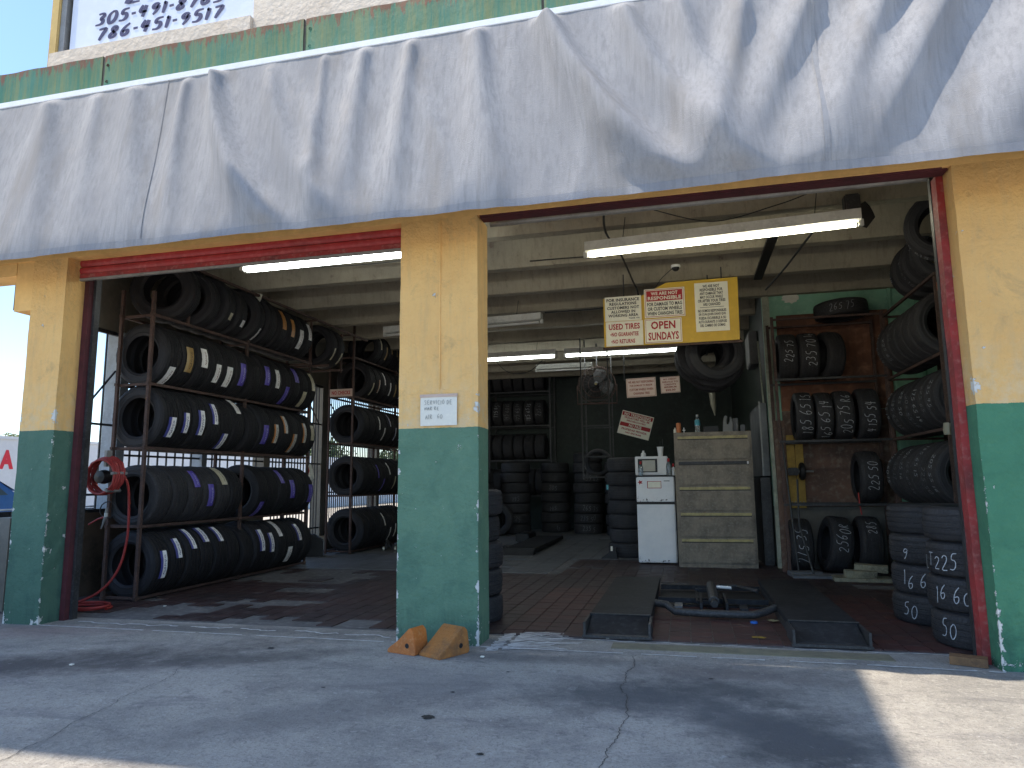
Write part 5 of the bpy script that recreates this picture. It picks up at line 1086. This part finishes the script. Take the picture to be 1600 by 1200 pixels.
# ------------------------------------------------------------------ chocks and litter
def chock(label, loc, rz, mat, hole):
    t = thing('wheel_chock', label, 'wheel chock', loc, rz)
    k_ = 1.0 if hole else 1.12
    pr = [(0, 0), (.24*k_, 0), (.252*k_, .02), (.232*k_, .15), (.205*k_, .178), (.185*k_, .17), (.09*k_, .085), (.0, .022)]
    wd = .14 if hole else .205
    b = MB().prism(pr, -wd/2, wd/2).build('body', mat, t, bevel=.005)
    for s in (-1, 1):
        MB().lathe([(0, .0), (.011, .0), (.014, .003), (.017, 0)], 14, mat=Matrix.Rotation(PI/2*s, 4, 'X'), c=(.175*k_, -s*(wd/2+.0005), .06)).build('rope_hole', M['black'], t)
    if not hole or True:
        mb = MB()
        for i in range(9):
            for j in range(8):
                f = (i+.5)/9; x = (.0+.185*f)*k_; z = .024+(.170-.022)*f*1.0-.012*math.sin(PI*f)+.003; yy = (j+.5)/8*wd-wd/2+(.008 if i % 2 else -.004)
                if abs(yy) > wd/2-.012: continue
                d = Vector((.185-0, 0, .143)).normalized(); nn = Vector((-d.z, 0, d.x)); c = Vector((x, yy, z))+nn*.001
                mb.add([c-d*.006-Vector((0, .004, 0)), c+d*.006-Vector((0, .004, 0)), c+d*.006+Vector((0, .004, 0)), c-d*.006+Vector((0, .004, 0)), c+nn*.003], [(0, 1, 4), (1, 2, 4), (2, 3, 4), (3, 0, 4)])
        mb.build('grip_studs', mat, t, smooth=0, kind='stuff')
    return t
chock('left orange rubber chock, clean side face with a round hole', (-2.02, -.225, 0), -.30, M['orange'], True)
chock('right dirty orange chock with studded slope facing the street', (-1.70, -.385, 0), 1.08, M['orange_d'], False)
blob('yellow_leaf', .48, .62, .035, M['leafy'], None, .0135, 1.4); o = bpy.data.objects['yellow_leaf']; o['label'] = 'small yellow dry leaf on the red tiles between the platforms'; o['category'] = 'leaf'
c = link('bottle_cap', MB().lathe([(0, .014), (.026, .014), (.03, .0), (0, 0)], 16).mesh('bottle_cap', M['bluecap']), None, (.49, 1.17, .008), None, 'blue bottle cap beside the bent lift tube', 'bottle cap')
o = blob('pale_leaf', .64, 1.25, .04, M['paleleaf'], None, .02, 1.3); o['label'] = 'pale crumpled leaf by the right lift platform'; o['category'] = 'leaf'
for i, (x, y) in enumerate(((-4.88, .95), (-1.35, -.32), (-.45, .42), (-.6, .40), (-3.9, -1.05), (-.40, .95))):
    o = roughbox((-.012, -.009, 0), (.012, .009, .007), .02, .002, i).build('pebble', M['paper'], None, smooth=0, label=['pale chip on the floor before the near left rack', 'pale chip on the driveway right of the middle pillar', 'pale chip just left of the lift ramp lip', 'second pale chip below the left lift ramp', 'pale chip on the long crack at left', 'pale chip beside the left lift platform'][i], cat='pebble', group='pale litter chips'); o.location = (x, y, .008)

# ------------------------------------------------------------------ hose reel
hr = thing('hose_reel', 'wall bracket with a coiled red air hose beside the left pillar', 'hose reel', (-5.52, .78, 1.24))
for k in range(6):
    R = .165+.006*(k % 3); y = -.05+.022*k
    MB().tube([(R*math.cos(2*PI*i/28)*(1+.02*math.sin(i+k)), y+.006*math.sin(3*i+k), R*math.sin(2*PI*i/28)+.004*k) for i in range(28)], .0125, 8, closed=True).build('hose_coil', M['hose'], hr, smooth=60)
MB().lathe([(0, -.06), (.06, -.05), (.07, 0), (.06, .06), (0, .07)], 14, mat=Matrix.Rotation(PI/2, 4, 'X')).build('hub', M['black'], hr)
BX('bracket_arm', (-.30, .02, -.02), (.0, .05, .02), M['darkmetal'], hr); BX('bracket_arm', (-.02, .0, .10), (.015, .07, .26), M['greymetal'], hr, bevel=.004)
for a in (-.9, .2): BX('clip', (-.02, -.075, -.012), (.02, .10, .012), M['greymetal'], hr, bevel=.003).matrix_local = Matrix.Translation((.165*math.cos(a), 0, .165*math.sin(a))) @ Matrix.Rotation(-a, 4, 'Y')
cable('red hose hanging from the reel to the floor beside the near rack', [(-5.36, .84, 1.27), (-5.325, .88, 1.15), (-5.315, .9, .9), (-5.32, .9, .6), (-5.37, .86, .33), (-5.50, .78, .14), (-5.72, .66, .03)], .0125, 'hose', 'hose')
cc = [(-5.52+.22*math.cos(a)*(1+.1*math.sin(a*1.7)), .68+.15*math.sin(a)*(1+.15*math.cos(a)), .018+.012*(a/(2*PI))) for a in [k*.35 for k in range(46)]]
mb = MB().tube([Vector(p)-Vector((-5.52, .68, 0)) for p in cc], .0125, 8); link('hose_coil', mb.mesh('hose_coil', M['hose'], 60), None, (-5.52, .68, 0), None, 'loose coil of red hose lying on the floor by the left pillar', 'hose')
ag = thing('air_gun', 'brass and steel air fittings hanging under the hose reel', 'air fitting', (-5.50, .82, .82)); MB().tube([(0, 0, .12), (-.01, 0, .03), (-.05, 0, -.08)], [.01, .014, .006], 8).build('gun_body', M['greymetal'], ag); MB().tube([(-.2, 0, -.04), (-.1, 0, .01), (0, 0, .04)], .008, 8).build('lever', M['hose'], ag)
MB().tube([(.1*math.cos(a), .02, .10+.08*math.sin(a)) for a in [k*.5 for k in range(12)]], .006, 6).build('whip_hose', M['cable'], ag); MB().lathe([(0, -.02), (.016, -.015), (.016, .02), (0, .025)], 10, c=(-.005, 0, .05)).build('coupling', M['fixture'], ag)

# ------------------------------------------------------------------ outside on the left
nb = thing('neighbour_wall', 'long white painted wall with red letters across the side lot', 'wall', (-18, 20, 0)); BX('wall', (-.3, -17, -.02), (0, 30, 2.45), M['neighbour'], nb); BX('coping', (-.34, -17, 2.452), (.04, 30, 2.53), M['neighbour'], nb)
def redletter(ch, y, z, h, wd):
    cu = TXT(ch, 0, 0, wd, h, 0, M['reds'], nb, name='red_letter', bold=.06)
    cu.matrix_local = Matrix.Translation((.006, y-20, z)) @ Matrix.Rotation(PI/2, 4, 'Z')
redletter('A', 10.33, 1.90, .52, .42); redletter('A', 12.75, 1.98, .52, .42); redletter('L', 11.2, 1.92, .52, .34); redletter('N', 11.95, 1.94, .52, .40)
car = thing('parked_car', 'blue car parked at the edge of the side lot, far left', 'car', (-13, 4.1, -.02))
body = [(-2.15, .35), (-2.1, .75), (-1.7, .92), (-.9, .98), (-.2, 1.42), (.9, 1.46), (1.55, 1.05), (2.1, .98), (2.18, .4), (1.9, .28), (-1.9, .28)]
mb = MB().prism([(x, z) for x, z in body], -.86, .86); mb.v = [(p[1], p[0], p[2]) for p in mb.v]; mb.build('body', M['carblue'], car, bevel=.05)
for s in (-1, 1):
    mb = MB(); mb.add([(s*.866, a, b) for a, b in ((-.72, 1.0), (-.18, 1.36), (.3, 1.38), (.3, 1.0))], [(0, 1, 2, 3)]).add([(s*.866, a, b) for a, b in ((.36, 1.0), (.36, 1.38), (.86, 1.4), (1.35, 1.03))], [(0, 1, 2, 3)]); mb.build('side_window', M['carglass'], car, smooth=0)
    for y in (-1.35, 1.35):
        w_ = MB().lathe([(0, -.1), (.2, -.1), (.31, -.09), (.325, -.06), (.325, .06), (.31, .09), (.2, .1), (0, .1)], 24, mat=Matrix.Rotation(PI/2, 4, 'Y'), c=(s*.78, y, .33)).build('wheel', M['tread'], car)
        MB().lathe([(0, 0), (.19, 0), (.2, .01), (.0, .02)], 20, mat=Matrix.Rotation(PI/2*s, 4, 'Y'), c=(s*.885, y, .33)).build('rim', M['greymetal'], w_)
    BX('headlight', (s*.6-.12, 2.1, .68), (s*.6+.12, 2.17, .8), M['white'], car, bevel=.01)
mb = MB(); mb.add([(-.7, .95, 1.44), (.7, .95, 1.44), (.78, 1.56, 1.08), (-.78, 1.56, 1.08)], [(0, 1, 2, 3)]); mb.v = [(x, y+.02, z+.02) for x, y, z in mb.v]; mb.build('windscreen', M['carglass'], car, smooth=0)
fc = thing('pipe_railing', 'low dark slat fence with pale rails beside the side lot', 'fence', (-6.75, 1.0, 0))
for k in range(3): MB().tube([(0, -2.5+k*1.6, 0), (0, -2.5+k*1.6, .98)], .025, 8).build('post', M['greymetal'], fc)
for z in (.40, .78, .92): MB().tube([(.03, -2.5, z), (.03, 1.5, z)], .010, 8).build('rail', M['white_rail'], fc)
for k in range(20): BX('slat', (-.02, -2.5+.2*k, .02), (.01, -2.5+.2*k+.185, .90), M['darkmetal'], fc)
pm = thing('palm_tree', 'small yellow-green palm rising behind the white wall', 'palm tree', (-19.8, 11.7, 0)); MB().tube([(0, 0, -.1), (.05, 0, 1.2), (0, .05, 2.5)], [.13, .1, .09], 10).build('trunk', M['bark'], pm)
for k in range(16):
    a = k*2.4; L = 1.0+.3*rr.random(); ele = .25+.7*rr.random(); mb = MB(); pts = []
    for i in range(9):
        t_ = i/8; r_ = L*t_; z = 2.5+L*ele*t_-1.15*t_*t_; pts.append(Vector((r_*math.cos(a), r_*math.sin(a), z)))
    pe = Vector((-math.sin(a), math.cos(a), 0))
    for i in range(1, 9):
        for s in (-1, 1):
            wd = .28*math.sin(PI*min(.98, i/8.5))+.05; p0 = pts[i]; d = (pts[i]-pts[i-1]).normalized()
            mb.add([p0, p0+s*pe*wd+d*.12-Vector((0, 0, .10)), p0+d*.06], [(0, 1, 2)])
    mb.tube(pts, .012, 4); mb.build('frond', M['leafp'], pm, smooth=0)
def leafy(name, label, loc, sx, sy, sz, n, h):
    t = thing(name, label, 'tree', loc); MB().tube([(0, 0, -.1), (.08, 0, h*.5), (0, .1, h)], [.14, .1, .06], 8).tube([(.05, 0, h*.5), (.5, .6, h)], [.07, .04], 6).tube([(.05, 0, h*.5), (-.4, -.7, h)], [.07, .04], 6).build('trunk', M['bark'], t)
    for mi, mt in enumerate(('leafg', 'leafd')):
        mb = MB()
        for _ in range(n):
            d = Vector((rr.gauss(0, 1), rr.gauss(0, 1), rr.gauss(0, 1))).normalized()*(.4+.6*rr.random()); c = Vector((d.x*sx, d.y*sy, h+d.z*sz))
            c += Vector(mnoise.noise_vector(c*1.3))*.5; u = Vector((rr.gauss(0, 1), rr.gauss(0, 1), rr.gauss(0, 1))).normalized()*.11; v = u.orthogonal().normalized()*.06
            mb.add([c-u, c+v, c+u, c-v], [(0, 1, 2, 3)])
        mb.build('crown', M[mt], t, smooth=0)
leafy('tree', 'green leafy tree seen through the rear left grille', (-21, 31, 0), 2.4, 4, 1.3, 2500, 2.6)
leafy('tree', 'second green tree farther along beyond the rear left grille', (-19, 42, 0), 2.4, 4, 1.4, 2500, 2.6)
